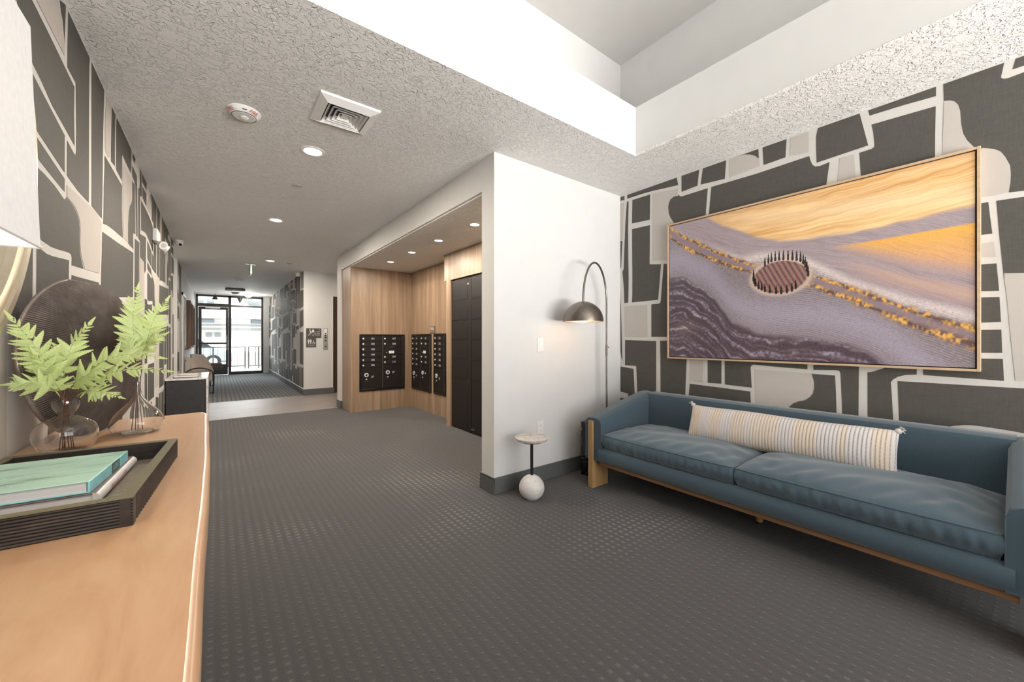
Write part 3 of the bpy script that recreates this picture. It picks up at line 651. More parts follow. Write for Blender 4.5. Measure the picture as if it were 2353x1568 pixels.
MB().lathe([(0, -0.045), (0.05, -0.042), (0.075, -0.02), (0.08, -0.006)], (0,0,0), 24).build('sensor_head', WPLAST, sd, smooth=True)

ex = thing('exit_sign', 'green edge-on exit sign hanging from the corridor ceiling', 'sign', (0.525, 9.216, ZC), R(90))
MB().box(-0.02, 0.02, -0.09, 0.09, -0.012, 0).build('canopy', STEEL, ex, bevel=0.004)
MB().box(-0.15, 0.15, -0.012, 0.012, -0.215, -0.018).build('housing', WPLAST, ex, bevel=0.004)
MB().box(-0.146, 0.146, 0.012, 0.016, -0.205, -0.025).build('sign_face', GREENP, ex)
MB().box(-0.146, 0.146, -0.016, -0.012, -0.205, -0.025).build('sign_face', GREENP, ex)
text('EXIT', 0.14, LETTER, ex, (0, -0.0165, -0.115)); text('EXIT', 0.14, LETTER, ex, (0, 0.0165, -0.115), right=(-1,0,0))

ah = thing('door_operator', 'long grey sensor unit with dotted grille near the glass doors', 'sensor', (0.42, 13.94, ZC))
MB().box(-0.24, 0.24, -0.10, 0.10, -0.075, 0).build('housing', plain('taupe_housing', (0.16, 0.14, 0.125, 1), 0.5), ah, bevel=0.03)
for i in range(11): MB().box(-0.20+i*0.038, -0.18+i*0.038, -0.103, -0.098, -0.062, -0.042).build('vent_dot', LETTER, ah)
ah2 = thing('ceiling_speaker', 'small round grey ceiling fitting just before the glass doors', 'speaker', (0.47, 15.2, ZC))
MB().lathe([(0, -0.05), (0.09, -0.045), (0.115, -0.02), (0.115, 0)], (0,0,0), 24).build('housing', bpy.data.materials['taupe_housing'], ah2, smooth=True, autosmooth=35)
dm = thing('dome_light', 'white glass half-dome light by the glass sidelight', 'light', (0.82, 15.5, ZC))
MB().lathe([(0.11, 0.0), (0.115, -0.01), (0.115, -0.02)], (0,0,0), 24).build('base', TRIMW, dm, smooth=True)
MB().lathe([(0.115, -0.02), (0.10, -0.07), (0.06, -0.11), (0.0, -0.125)], (0,0,0), 24).build('glass_dome', emit('lit_opal_glass', (1, 0.97, 0.92, 1), 1.4), dm, smooth=True)
l = bpy.data.lights.new('lamp', 'POINT'); l.energy = 22; l.color = (1, 0.95, 0.88); l.shadow_soft_size = 0.12
o = bpy.data.objects.new('lamp', l); o.location = (0, 0, -0.26); COL.objects.link(o); o.parent = dm
# two bronze cone pendants by the doors
def cone(label, x, y, z, up):
    t = thing('cone_pendant', label, 'pendant', (x, y, z), 0, 'dark cone ornaments by the doors')
    h, r = 0.17, 0.082
    MB().lathe([(0.0, h), (0.004, h), (r, 0.0), (r-0.004, 0.0), (0.002, h-0.01)] if up else [(0.0, 0.0), (0.004, 0.0), (r, h), (r-0.004, h), (0.002, 0.01)], (0,0,0), 32).build('cone', FRAMEM, t, smooth=True, autosmooth=30)
    MB().cyl((0, 0, h if up else h*0.9), (0, 0, ZC - z), 0.003, 8).build('rod', FRAMEM, t)
cone('dark cone pendant pointing up at the glass door', -0.06, 15.9, 2.52, True)
cone('dark cone pendant pointing down by the glass sidelight', 0.606, 15.9, 2.43, False)

def dome_camera(label, x, y, z, aim):
    t = thing('security_camera', label, 'camera', (x, y, z), 0, 'white dome security cameras')
    MB().lathe([(0.052, 0.0), (0.056, -0.012), (0.054, -0.03), (0.048, -0.036)], (0,0,0), 28).build('base', WPLAST, t, smooth=True, autosmooth=35)
    MB().lathe([(0.048, -0.030), (0.047, -0.055), (0.036, -0.078), (0.018, -0.090), (0.0, -0.093)], (0,0,0), 28).build('ball', WPLAST, t, smooth=True)
    a = Vector(aim).normalized(); c = Vector((0, 0, -0.05))
    MB().cyl(c + a*0.030, c + a*0.050, 0.024, 20).build('lens_ring', WPLAST, t, smooth=True, autosmooth=35)
    MB().cyl(c + a*0.040, c + a*0.053, 0.020, 20).build('lens', BLACKP, t, smooth=True, autosmooth=35)
dome_camera('white dome camera on the ceiling above the black credenza', -0.455, 7.66, ZC, (0.35, -1, -0.45))
dome_camera('white dome camera above the patterned corridor wall by the lift', 1.44, 9.80, ZC, (-0.2, -0.5, -1))
em = thing('emergency_light', 'white twin-head emergency light on the charcoal patterned wall', 'light', (XL, 5.50, 2.26), 0)
MB().box(0.0, 0.045, -0.12, 0.12, -0.02, 0.11).build('housing', WPLAST, em, bevel=0.012)
for sy in (-0.07, 0.08):
    hd = MB().lathe([(0.012, 0.0), (0.03, 0.006), (0.04, 0.045), (0.043, 0.06)], (0,0,0), 20, 'x').build('lamp_head', WPLAST, em, smooth=True, autosmooth=40)
    hd.location = (0.05, sy, -0.035); hd.rotation_euler = (0, R(25), R(-45 if sy < 0 else 30))
    ln = MB().lathe([(0.0, 0.064), (0.038, 0.058), (0.042, 0.058)], (0,0,0), 20, 'x').build('lens', CHROME, hd, smooth=True)

# ------------------------------------------------------------------ signs and call panel on the lift wall
SIGNM = plain('dark_taupe_sign', (0.075, 0.066, 0.06, 1), 0.5)
sg = thing('fire_stair_sign', 'dark sign telling people to use stairs in case of fire', 'sign', (1.69, 9.431, 1.355))
MB().box(-0.150, 0.150, -0.008, 0, -0.102, 0.105).build('plate', SIGNM, sg, bevel=0.002)
yy = -0.0088
text('IN', 0.032, LETTER, sg, (0.112, yy, 0.072)); text('CASE', 0.034, LETTER, sg, (0.082, yy, 0.034)); text('OF FIRE', 0.034, LETTER, sg, (0.066, yy, -0.004)); text('USE STAIRS', 0.034, LETTER, sg, (0.040, yy, -0.042))
pic = MB()
def bar(a, b, w): 
    a = Vector((a[0], yy, a[1])); b = Vector((b[0], yy, b[1])); d = (b-a).normalized(); n = Vector((-d.z, 0, d.x))*w/2
    pic.poly([a-n, b-n, b+n, a+n])
for a, b, w in (((-0.115,-0.055),(-0.045,0.015),0.010), ((-0.075,0.062),(-0.062,0.02),0.022), ((-0.062,0.02),(-0.048,-0.005),0.012), ((-0.064,0.02),(-0.078,-0.012),0.012), ((-0.085,0.05),(-0.05,0.035),0.009)): bar(a, b, w)
pic.poly([(-0.078 + 0.012*math.cos(k*PI/5), yy, 0.082 + 0.012*math.sin(k*PI/5)) for k in range(10)])
pic.poly([(-0.015+x, yy, 0.045+z) for x, z in ((-0.024,-0.03),(0.024,-0.03),(0.028,0.0),(0.014,0.028),(0.0,0.052),(-0.012,0.025),(-0.028,0.0))])
pic.build('pictogram', LETTER, sg)
sr = thing('restroom_sign', 'square dark restroom sign below the fire stair sign', 'sign', (1.638, 9.431, 1.15))
MB().box(-0.098, 0.098, -0.008, 0, -0.10, 0.100).build('plate', SIGNM, sr, bevel=0.002)
pic = MB()
for x in (-0.052, -0.008):
    pic.poly([(x+0.010*math.cos(k*PI/5), yy, 0.066+0.010*math.sin(k*PI/5)) for k in range(10)])
    pic.poly([(x+a, yy, b) for a, b in ((-0.016,0.052),(0.016,0.052),(0.018,0.012),(0.009,0.012),(0.009,-0.03),(-0.009,-0.03),(-0.009,0.012),(-0.018,0.012))])
for k in range(14):
    a0, a1 = R(100 + k*19), R(100 + (k+1)*19)
    pic.poly([(0.048+r*math.cos(a), yy, -0.008+r*math.sin(a)) for r, a in ((0.017,a0),(0.017,a1),(0.024,a1),(0.024,a0))])
bar((0.044, 0.05), (0.046, 0.0), 0.010); bar((0.044, 0.004), (0.070, 0.0), 0.009); bar((0.070, 0.0), (0.084, -0.028), 0.009)
pic.build('pictogram', LETTER, sr)
text('RESTROOM', 0.026, LETTER, sr, (0, yy, -0.062))
cp = thing('lift_call_panel', 'tall steel lift call panel with round black buttons', 'call panel', (1.928, 9.431, 1.23))
MB().box(-0.042, 0.042, -0.010, 0, -0.235, 0.235).build('faceplate', STEEL, cp, bevel=0.003)
MB().box(-0.036, 0.036, -0.013, -0.010, 0.09, 0.225).build('display', WPLAST, cp, bevel=0.002)
for z, r in ((0.115, 0.017), (0.072, 0.017), (0.028, 0.018), (-0.04, 0.018), (-0.172, 0.018)):
    MB().lathe([(0, 0.006), (r*0.8, 0.006), (r, 0.003), (r, 0)], (0, -0.010, z), 18, 'y', -1).build('button', BLACKP if z > 0 else DULLG, cp, smooth=True, autosmooth=35)
LIFTB = wood('dark_brown_lift_door', [(0.2, (0.035, 0.014, 0.006)), (0.6, (0.075, 0.032, 0.014)), (0.9, (0.11, 0.05, 0.025))], (16, 16, 0.7), 0.4)
ld_ = struct('door_2', MB().box(2.087, 3.199, 9.47, 9.50, 0.0, 2.188), LIFTB)
MB().box(2.087, 2.12, 9.44, 9.47, 0.0, 2.188).build('door_jamb', LIFTB, ld_)

# ------------------------------------------------------------------ left side of the far corridor
d3 = struct('door_3', MB().box(-0.588, -0.575, 10.50, 11.46, 0, 2.14), WHITE)
MB().box(-0.588, -0.560, 10.47, 10.54, 0, 2.2).box(-0.588, -0.560, 11.42, 11.49, 0, 2.2).box(-0.588, -0.560, 10.47, 11.49, 2.13, 2.2).build('door_frame', TRIMW, d3, bevel=0.004)
MB().box(-0.575, -0.571, 10.70, 10.92, 1.15, 1.95).build('pane', BLACKP, d3)
hn = MB().cyl((-0.575, 11.30, 1.0), (-0.51, 11.30, 1.0), 0.012, 12); hn.tube([(-0.51, 11.31, 1.0), (-0.51, 11.16, 1.0)], 0.011, 10); hn.build('lever_handle', DULLG, d3, smooth=True, autosmooth=40)
MB().box(-0.575, -0.566, 11.27, 11.33, 0.92, 1.08).build('lock_plate', DULLG, d3)
FRW = wood('brown_oak_mirror_frame', [(0.2, (0.14, 0.075, 0.04)), (0.6, (0.235, 0.135, 0.08)), (0.9, (0.33, 0.21, 0.13))], (20, 20, 1.5), 0.5)
MIRR = plain('mirror_silver', (0.86, 0.87, 0.87, 1), 0.03, 1.0, var=0.005)
def wall_mirror(label, y0, y1, z0, z1, dx):
    t = thing('wall_mirror', label, 'mirror', (-0.59, (y0+y1)/2, z0), 0, 'deep wooden framed mirrors in the far corridor')
    h = (y1-y0)/2; H_ = z1-z0
    for a, b in ((-h, -h+0.05), (h-0.05, h)): MB().box(0.002, dx, a, b, 0, H_).build('frame_bar', FRW, t, bevel=0.004)
    for a, b in ((0, 0.05), (H_-0.05, H_)): MB().box(0.002, dx, -h+0.05, h-0.05, a, b).build('frame_bar', FRW, t, bevel=0.004)
    MB().box(0.004, 0.03, -h+0.05, h-0.05, 0.05, H_-0.05).build('mirror_glass', MIRR, t)
wall_mirror('deep oak framed mirror next to the white corridor door', 11.62, 12.55, 1.0, 2.12, 0.10)
wall_mirror('deep oak framed mirror closest to the glass entrance', 13.3, 14.3, 1.0, 2.14, 0.085)

# settee below the mirrors
CREAM = fabric('oatmeal_upholstery', (0.58, 0.53, 0.48, 1)); TAUPE = fabric('taupe_bolster_fabric', (0.11, 0.10, 0.092, 1)); LINEN = fabric('beige_pillow_linen', (0.62, 0.52, 0.44, 1))
TAN = fabric('tan_leather', (0.32, 0.20, 0.12, 1), 60)
st = thing('settee', 'cream bench settee with arched black metal arms by the mirrors', 'settee', (-0.34, 11.9, 0), 0)
MB().box(-0.22, 0.26, -0.85, 0.85, 0.26, 0.45).build('seat', CREAM, st, bevel=0.04, seg=3)
MB().box(-0.23, -0.12, -0.85, 0.85, 0.42, 0.74).build('backrest', CREAM, st, bevel=0.03, seg=3)
for sy in (-0.87, 0.87):
    path = [(0.27, sy, 0.0)] + [(0.27, sy, 0.40)] + [(0.02 + 0.25*math.cos(a), sy, 0.42 + 0.16*math.sin(a)) for a in [R(10*k) for k in range(1, 18)]] + [(-0.23, sy, 0.40), (-0.23, sy, 0.0)]
    MB().tube(path, 0.013, 10).build('arm_frame', BLACKP, st, smooth=True, autosmooth=50)
    MB().tube([(0.20, sy, 0.0)] + [(0.20, sy, 0.38)], 0.010, 8).build('leg', BLACKP, st, smooth=True, autosmooth=50)
    MB().box(-0.20, 0.22, sy-0.012, sy+0.012, 0.28, 0.50).build('side_panel', TAN, st, bevel=0.01)
MB().tube([(0.27, -0.87, 0.012), (-0.23, -0.87, 0.012)], 0.010, 8).build('floor_rail', BLACKP, st, smooth=True)
MB().tube([(0.27, 0.87, 0.012), (-0.23, 0.87, 0.012)], 0.010, 8).build('floor_rail', BLACKP, st, smooth=True)
def pillow_mesh(w, h, d, n=16, ribs=0):
    def f(u, v, s):
        x = u*2-1; y = v*2-1
        k = max(0.0, (1-abs(x)**2.6))*max(0.0, (1-abs(y)**2.6)); e = 1 - 0.05*(abs(x)*abs(y))
        edge = 1 - 0.06*(1-abs(y)**2)*abs(x)**4; edge2 = 1 - 0.06*(1-abs(x)**2)*abs(y)**4
        return (x*w/2*edge, s*d/2*k**0.5, y*h/2*edge2)
    m = MB(); m.sheet(lambda u, v: f(u, v, 1), n, n); m.sheet(lambda u, v: f(u, v, -1), n, n); return m
for label, mat, w, h, loc, rot in (('beige linen pillow leaning on the settee back at its near end', LINEN, 0.40, 0.40, (-0.40, 11.32, 0.63), (R(-24), 0, R(58))),
                        ('large beige pillow with pale piping leaning forward on the settee', LINEN, 0.46, 0.46, (-0.28, 11.62, 0.66), (R(-30), 0, R(62))),
                        ('beige pillow at the far end of the settee behind the bolster', LINEN, 0.42, 0.42, (-0.38, 12.35, 0.66), (R(-22), 0, R(70)))):
    p = thing('throw_pillow', label, 'pillow', loc, 0, 'pillows on the settee'); p.rotation_euler = rot
    pillow_mesh(w, h, 0.16).build('pillow_cover', mat, p, smooth=True)
    MB().tube([(w/2*x, 0, h/2*z) for x, z in ((-1,-1),(0,-0.95),(1,-1),(0.95,0),(1,1),(0,0.95),(-1,1),(-0.95,0))], 0.006, 6, closed=True).build('piping', CREAM, p, smooth=True)
bo = thing('bolster_cushion', 'dark taupe round bolster lying on the settee seat', 'cushion', (-0.14, 12.05, 0.545), R(10))
MB().lathe([(0, -0.24), (0.06, -0.24), (0.085, -0.22), (0.092, 0), (0.085, 0.22), (0.06, 0.24), (0, 0.24)], (0,0,0), 24, 'x').build('bolster_cover', TAUPE, bo, smooth=True, autosmooth=60)
for x in (-0.242, 0.242): MB().cyl((x-0.004, 0, 0), (x+0.004, 0, 0), 0.012, 12).build('button', TAUPE, bo)

# black credenza with stone top
STONE = NT('white_veined_stone'); v = STONE.coords((1, 1, 1)); f = STONE.noise(v, 6, 8, 0.65, 2.0)
STONE.set(color=STONE.ramp(f, [(0.35, (0.42, 0.40, 0.38)), (0.46, (0.74, 0.72, 0.70)), (0.6, (0.80, 0.785, 0.77))]), rough=0.12); STONE = STONE.mat
BLKW = plain('black_satin_lacquer', (0.028, 0.027, 0.026, 1), 0.45, var=0.15)
cr = thing('credenza', 'low black credenza with white stone waterfall top against patterned wall', 'cabinet', (-0.315, 7.05, 0), 0)
MB().box(-0.205, 0.196, -0.515, 0.52, 0.02, 0.694).build('body', BLKW, cr, bevel=0.003)
MB().box(-0.208, 0.216, -0.525, 0.53, 0.695, 0.719).build('stone_top', STONE, cr, bevel=0.002)
MB().box(0.198, 0.216, -0.525, 0.53, 0.0, 0.695).build('stone_side', STONE, cr, bevel=0.002)
MB().box(-0.2, 0.19, -0.51, 0.50, 0.0, 0.02).build('plinth', BLACKP, cr)
MB().box(0.150, 0.158, -0.519, -0.515, 0.30, 0.36).build('pull', DULLG, cr)
pp = thing('clipboard', 'thin black folder lying on the stone-topped credenza', 'folder', (-0.33, 6.72, 0.7195), R(4))
MB().box(-0.13, 0.13, -0.09, 0.09, 0, 0.007).build('cover', BLACKP, pp, bevel=0.002)
MB().box(-0.12, 0.12, -0.08, 0.085, 0.007, 0.009).build('sheet', LETTER, pp)
p2 = thing('paper_stack', 'loose white papers behind the black folder on the credenza', 'papers', (-0.33, 7.18, 0.7195), R(-6))
for i in range(3): MB().box(-0.11+i*0.01, 0.11, -0.15, 0.14-i*0.02, 0.003*i, 0.003*i+0.002).build('sheet', [LETTER, DULLG, LETTER][i], p2)
# ------------------------------------------------------------------ framed landscape on the right wall
rng = np.random.default_rng(7)
def vnoise(u, v, su, sv, seed):
    g = np.random.default_rng(seed).random((int(sv)+3, int(su)+3))
    x = np.clip(u, 0, 1)*su; y = np.clip(v, 0, 1)*sv; i = np.floor(x).astype(int); j = np.floor(y).astype(int); fx = x-i; fy = y-j
    fx = fx*fx*(3-2*fx); fy = fy*fy*(3-2*fy)
    return (g[j, i]*(1-fx)+g[j, i+1]*fx)*(1-fy) + (g[j+1, i]*(1-fx)+g[j+1, i+1]*fx)*fy
def sstep(a, b, x):
    t = np.clip((x-a)/(b-a), 0, 1); return t*t*(3-2*t)
def landscape(nu, nv):
    u, v = np.meshgrid(np.linspace(0, 1, nu), np.linspace(0, 1, nv))
    ip = lambda pts: np.interp(u, [p[0] for p in pts], [p[1] for p in pts])
    mixc = lambda c, d, m: c*(1-m[..., None]) + np.array(lin(np.array(d)/255.0))*m[..., None]
    L = lambda *c: np.array(lin(np.array(c)/255.0))
    or1 = ip([(0, 1.2), (.188, 1.0), (.26, .915), (.337, .847), (.41, .785), (.484, .74), (.54, .725), (.598, .722), (.757, .718), (1, .745)])
    lavl = ip([(0, .5), (.55, .67), (.624, .664), (.757, .662), (1, .675)])
    or2 = ip([(0, .7), (.624, .661), (.734, .577), (.862, .482), (1, .404)])
    road = ip([(0, .965), (.05, .89), (.104, .831), (.246, .701), (.372, .60), (.48, .52), (.598, .476), (.757, .346), (.881, .227), (1, .144)])
    halo = ip([(0, 1.0), (.1, .90), (.337, .66), (.45, .66), (.57, .60), (.611, .555), (.711, .44), (.862, .325), (1, .235)])
    dark = ip([(0, .60), (.07, .60), (.126, .54), (.19, .48), (.227, .42), (.26, .34), (.302, .258), (.389, .18), (.48, .155), (.57, .145), (.675, .115), (.75, .07), (.811, .0), (1, -.3)])
    wob = (vnoise(u, v, 24, 18, 3)-.5)
    # flow coordinate: distance below the road line, so furrows follow the curves
    flow = v - road*0.55 - dark*0.25 + wob*0.012
    fur = 0.5+0.5*np.sin(flow*520 + 5*vnoise(u, v, 7, 5, 11)); fur2 = 0.55*vnoise(u, np.mod(flow*1.3+3, 1), 12, 170, 5) + 0.45*vnoise(u, np.mod(flow*1.3+3, 1), 40, 330, 6)
    grain = vnoise(u, v, nu/2.2, nv/2.2, 8)
    tex = 0.30*fur + 0.40*fur2 + 0.30*grain
    col = np.zeros(u.shape+(3,)) + L(126, 112, 114)
    col = mixc(col, (202, 191, 195), np.clip(tex*1.7-.35, 0, 1))
    # lower field: darker lavender towards the right edge
    low = sstep(0.0, 0.06, road-v)
    col = mixc(col, (108, 95, 102), low*(0.30+0.40*fur2)); col = mixc(col, (176, 168, 184), low*np.exp(-((v-dark-.13)/.10)**2)*0.9*(.4+.6*tex))
    # ploughed dark slope
    dk = sstep(-0.012, 0.03, dark - v + wob*0.03); st = np.abs(np.sin((dark-v)*(1.1+.5*vnoise(u, v, 3, 3, 21))*26 + u*7 + wob*1.5))**9*(vnoise(u, v, 14, 14, 23)*1.1) + .8*np.abs(np.sin((dark-v)*61 + u*5 + wob*2))**14*vnoise(u, v, 10, 12, 24)
    col = mixc(col, (68, 52, 60), dk*(0.80+0.18*fur)); col = mixc(col, (190, 180, 196), dk*np.clip(st*1.1*vnoise(u, v, 120, 90, 4), 0, 1)); col = mixc(col, (120, 104, 116), dk*grain*0.45)
    # upper lilac bank and pale halo above the road
    up = sstep(0.0, 0.02, v-halo)
    col = mixc(col, (178, 163, 166), up*0.75); col = mixc(col, (128, 110, 120), up*np.clip(fur2*1.3-.35, 0, 1)*0.75)
    hl = np.exp(-((v-halo)/.028)**2); col = mixc(col, (226, 212, 208), hl*(.45+.5*grain)*sstep(.15, .4, u))
    # orange hills
    o1 = sstep(-0.012, 0.02, v-or1+wob*.012); rq = np.mod(v*1.3 - (u-.5)**2*.25 + .02*wob, 1); ridge = .45*vnoise(u, rq, 5, 34, 31) + .35*vnoise(u, rq, 9, 120, 32) + .2*vnoise(u, rq, 30, 260, 33)
    sh = np.clip((v-.74)/.26, 0, 1)
    ridge = np.clip(ridge*1.8-.4, 0, 1); oc = L(214, 158, 96)*(1-ridge[..., None]) + L(250, 214, 158)*ridge[..., None]
    oc = oc*(1-0.5*(np.clip(vnoise(u, v, 4, 7, 77)*1.7-.75, 0, 1)*sh)[..., None]) + 0.5*(np.clip(vnoise(u, v, 4, 7, 77)*1.7-.75, 0, 1)*sh)[..., None]*L(176, 124, 92)
    pale = np.exp(-((v-.90+.16*(u-.45))/.05)**2)*sstep(.15, .4, u); oc = oc*(1-.5*pale[..., None]) + .5*pale[..., None]*L(250, 222, 180)
    col = col*(1-o1[..., None]) + oc*o1[..., None]
    # lilac tongue between, then the second orange wedge fading into pink furrows
    w2 = sstep(0, .012, lavl-v)*sstep(-.02, .10, v-or2)*sstep(.60, .68, u); f2 = np.clip((lavl-v)/np.maximum(lavl-or2, .02), 0, 1)
    wc = L(240, 180, 88)*(1-f2[..., None]) + L(206, 162, 140)*f2[..., None]
    wc = wc*(0.80+0.34*fur2[..., None]*.8+.1*grain[..., None]); col = col*(1-w2[..., None]) + wc*w2[..., None]
    pk = sstep(0, .05, or2-v)*sstep(.0, .05, v-halo)*sstep(.6, .85, u); col = mixc(col, (150, 128, 140), pk*.55*fur2); col = mixc(col, (214, 176, 152), pk*np.exp(-((v-halo-.10)/.05)**2)*.55)
    # road with golden verges
    rw = 0.020 + 0.018*np.abs(u-.47); rd_ = np.exp(-((v-road)/rw)**4)*(1-np.exp(-((u-.487)/.085)**4)); col = mixc(col, (142, 122, 132), rd_*.85)
    gold = .5*vnoise(u, v, 190, 90, 61) + .5*vnoise(u, v, 80, 60, 62)
    for off, wdt in ((1.25, .013), (-1.35, .014)):
        g = np.exp(-((v-road-off*rw-.012*(vnoise(u, v, 60, 40, 63)-.5))/(wdt*(.5+.9*vnoise(u, v, 30, 20, 64))+.010*np.abs(u-.4)))**2)*(1-np.exp(-((u-.487)/.10)**4))
        col = mixc(col, (88, 60, 38), g*.8); col = mixc(col, (236, 178, 92), np.clip(g*1.2, 0, 1)*np.clip(gold*3-1.2, 0, 1))
    # round clearing with long tree shadows
    cu, cv, ru, rv = .485, .518, .092, .096
    rr = ((u-cu)/ru)**2 + ((v-cv)/rv)**2; cm = sstep(1.12, .95, rr)
    ringm = np.exp(-((np.sqrt(rr)-1.12)/.12)**2); col = mixc(col, (214, 190, 172), ringm*.75)
    stp = 0.5+0.5*np.sin((u*1.0+v*.32)*330); col = mixc(col, (150, 112, 104), cm); col = mixc(col, (84, 62, 78), cm*sstep(.45, .75, stp)*.9); col = mixc(col, (190, 152, 130), cm*grain*.25)
    trees = [(.432,.595),(.445,.612),(.456,.619),(.470,.622),(.484,.622),(.499,.621),(.515,.617),(.53,.612),(.544,.605),(.557,.597),(.566,.58),(.573,.560),(.578,.535),(.582,.505),(.389,.528),(.388,.510),(.391,.492),(.396,.475),(.408,.456),(.420,.445),(.432,.434),(.45,.423),(.473,.415),(.491,.412),(.511,.415),(.528,.422),(.541,.436)]
    for k, (tu, tv) in enumerate(trees):
        h = .056 if tv > .5 else .050
        y = (v-tv)/h; wd_ = .0042*np.clip(1.15-y, 0, 1)**.6*np.clip(y*6+.6, 0, 1)
        m = ((np.abs(u-tu) < wd_) & (y > -.05) & (y < 1.1)).astype(float); col = mixc(col, (34, 30, 26), m*.95)
    return np.clip(col, 0, 1)
def art_material():
    t = NT('glossy_landscape_print'); a = t.new('ShaderNodeVertexColor'); a.layer_name = 'print'
    v = t.coords(); n = t.noise(v, 260, 2)
    t.set(color=t.mix(0.5, a.outputs['Color'], t.mix(n, (0.35,0.35,0.35,1), (0.65,0.65,0.65,1)), 'OVERLAY'), rough=0.22, spec=0.3)
    return t.mat
YA, YB_, ZB0, ZB1 = 1.963, 0.128, 1.051, 2.276
pic_t = thing('framed_landscape', 'large framed aerial landscape of golden and lilac fields above the sofa', 'picture', (XR, (YA+YB_)/2, ZB0), -PI/2)
pw, ph = YA-YB_, ZB1-ZB0
PFR = wood('pale_maple_frame', [(0.2, (0.45, 0.30, 0.18)), (0.6, (0.60, 0.43, 0.28)), (0.9, (0.70, 0.53, 0.37))], (3, 30, 30), 0.4)
fwd = 0.014
for a, b in ((-pw/2, -pw/2+fwd), (pw/2-fwd, pw/2)): MB().box(a, b, -0.048, -0.003, 0, ph).build('frame_bar', PFR, pic_t, bevel=0.0015)
for a, b in ((0, fwd), (ph-fwd, ph)): MB().box(-pw/2+fwd, pw/2-fwd, -0.048, -0.003, a, b).build('frame_bar', PFR, pic_t, bevel=0.0015)
MB().box(-pw/2+fwd, pw/2-fwd, -0.022, -0.004, fwd, ph-fwd).build('shadow_gap_backing', plain('dark_brown_gap', (0.035, 0.022, 0.016, 1), 0.7), pic_t)
NU, NV = 700, 460
C_ = landscape(NU, NV)
gx = np.linspace(-pw/2+fwd+0.006, pw/2-fwd-0.006, NU); gz = np.linspace(fwd+0.006, ph-fwd-0.006, NV)
X_, Z_ = np.meshgrid(gx, gz); co = np.stack([X_, np.full_like(X_, -0.040), Z_], -1).reshape(-1, 3)
me = bpy.data.meshes.new('print_panel'); me.vertices.add(NU*NV); me.vertices.foreach_set('co', co.ravel())
ii = (np.arange(NV-1)[:, None]*NU + np.arange(NU-1)[None]).ravel(); qd = np.stack([ii, ii+1, ii+NU+1, ii+NU], -1).ravel()
nq = (NU-1)*(NV-1); me.loops.add(nq*4); me.loops.foreach_set('vertex_index', qd); me.polygons.add(nq); me.polygons.foreach_set('loop_start', np.arange(nq)*4); me.polygons.foreach_set('loop_total', np.full(nq, 4))
me.update(calc_edges=True)
ca = me.color_attributes.new('print', 'FLOAT_COLOR', 'POINT'); ca.data.foreach_set('color', np.concatenate([C_.reshape(-1, 3), np.ones((NU*NV, 1))], 1).astype(np.float32).ravel())
me.materials.append(art_material())
po = bpy.data.objects.new('print_panel', me); COL.objects.link(po); po.parent = pic_t
bk = MB().box(-pw/2+fwd+0.006, pw/2-fwd-0.006, -0.0395, -0.02, fwd+0.006, ph-fwd-0.006).build('panel_edge', plain('panel_edge_dark', (0.05, 0.035, 0.03, 1), 0.5), pic_t)

# ------------------------------------------------------------------ sofa
SX, SY = 2.90, 1.08
so = thing('sofa', 'slate blue upholstered sofa with golden oak end legs', 'sofa', (SX, SY, 0))
def loc(x, y): return (x-SX, y-SY)
x0, x1 = 2.46-SX, 3.305-SX; yi0, yi1 = 0.03-SY, 2.055-SY
# upholstered seat deck with rolled front edge
prof = [(x0+0.012, 0.232), (x0-0.006, 0.262), (x0-0.008, 0.30), (x0+0.004, 0.330), (x0+0.03, 0.345), (x1-0.1, 0.345), (x1-0.1, 0.225), (x0+0.03, 0.225)]
MB().prism(prof, 'y', yi0-0.02, yi1+0.02).build('seat_deck', BLUEF, so, smooth=True, autosmooth=50)
MB().box(x0+0.025, x1-0.05, yi0-0.03, yi1+0.03, 0.196, 0.226).build('wood_rail', RAILW, so, bevel=0.004)
# back
bp = [(3.115-SX, 0.225), (3.125-SX, 0.55), (3.135-SX, 0.70), (3.150-SX, 0.726), (3.185-SX, 0.737), (3.27-SX, 0.737), (3.297-SX, 0.722), (3.305-SX, 0.69), (3.305-SX, 0.225)]
MB().prism(bp, 'y', yi0-0.02, yi1+0.02).build('backrest', BLUEF, so, smooth=True, autosmooth=40)
MB().tube([(3.118-SX, yi1/1-0.98, 0.46), (3.132-SX, yi1-0.98, 0.69), (3.16-SX, yi1-0.98, 0.733), (3.27-SX, yi1-0.98, 0.739)], 0.0022, 5).build('back_seam', BLUEC, so, smooth=True)
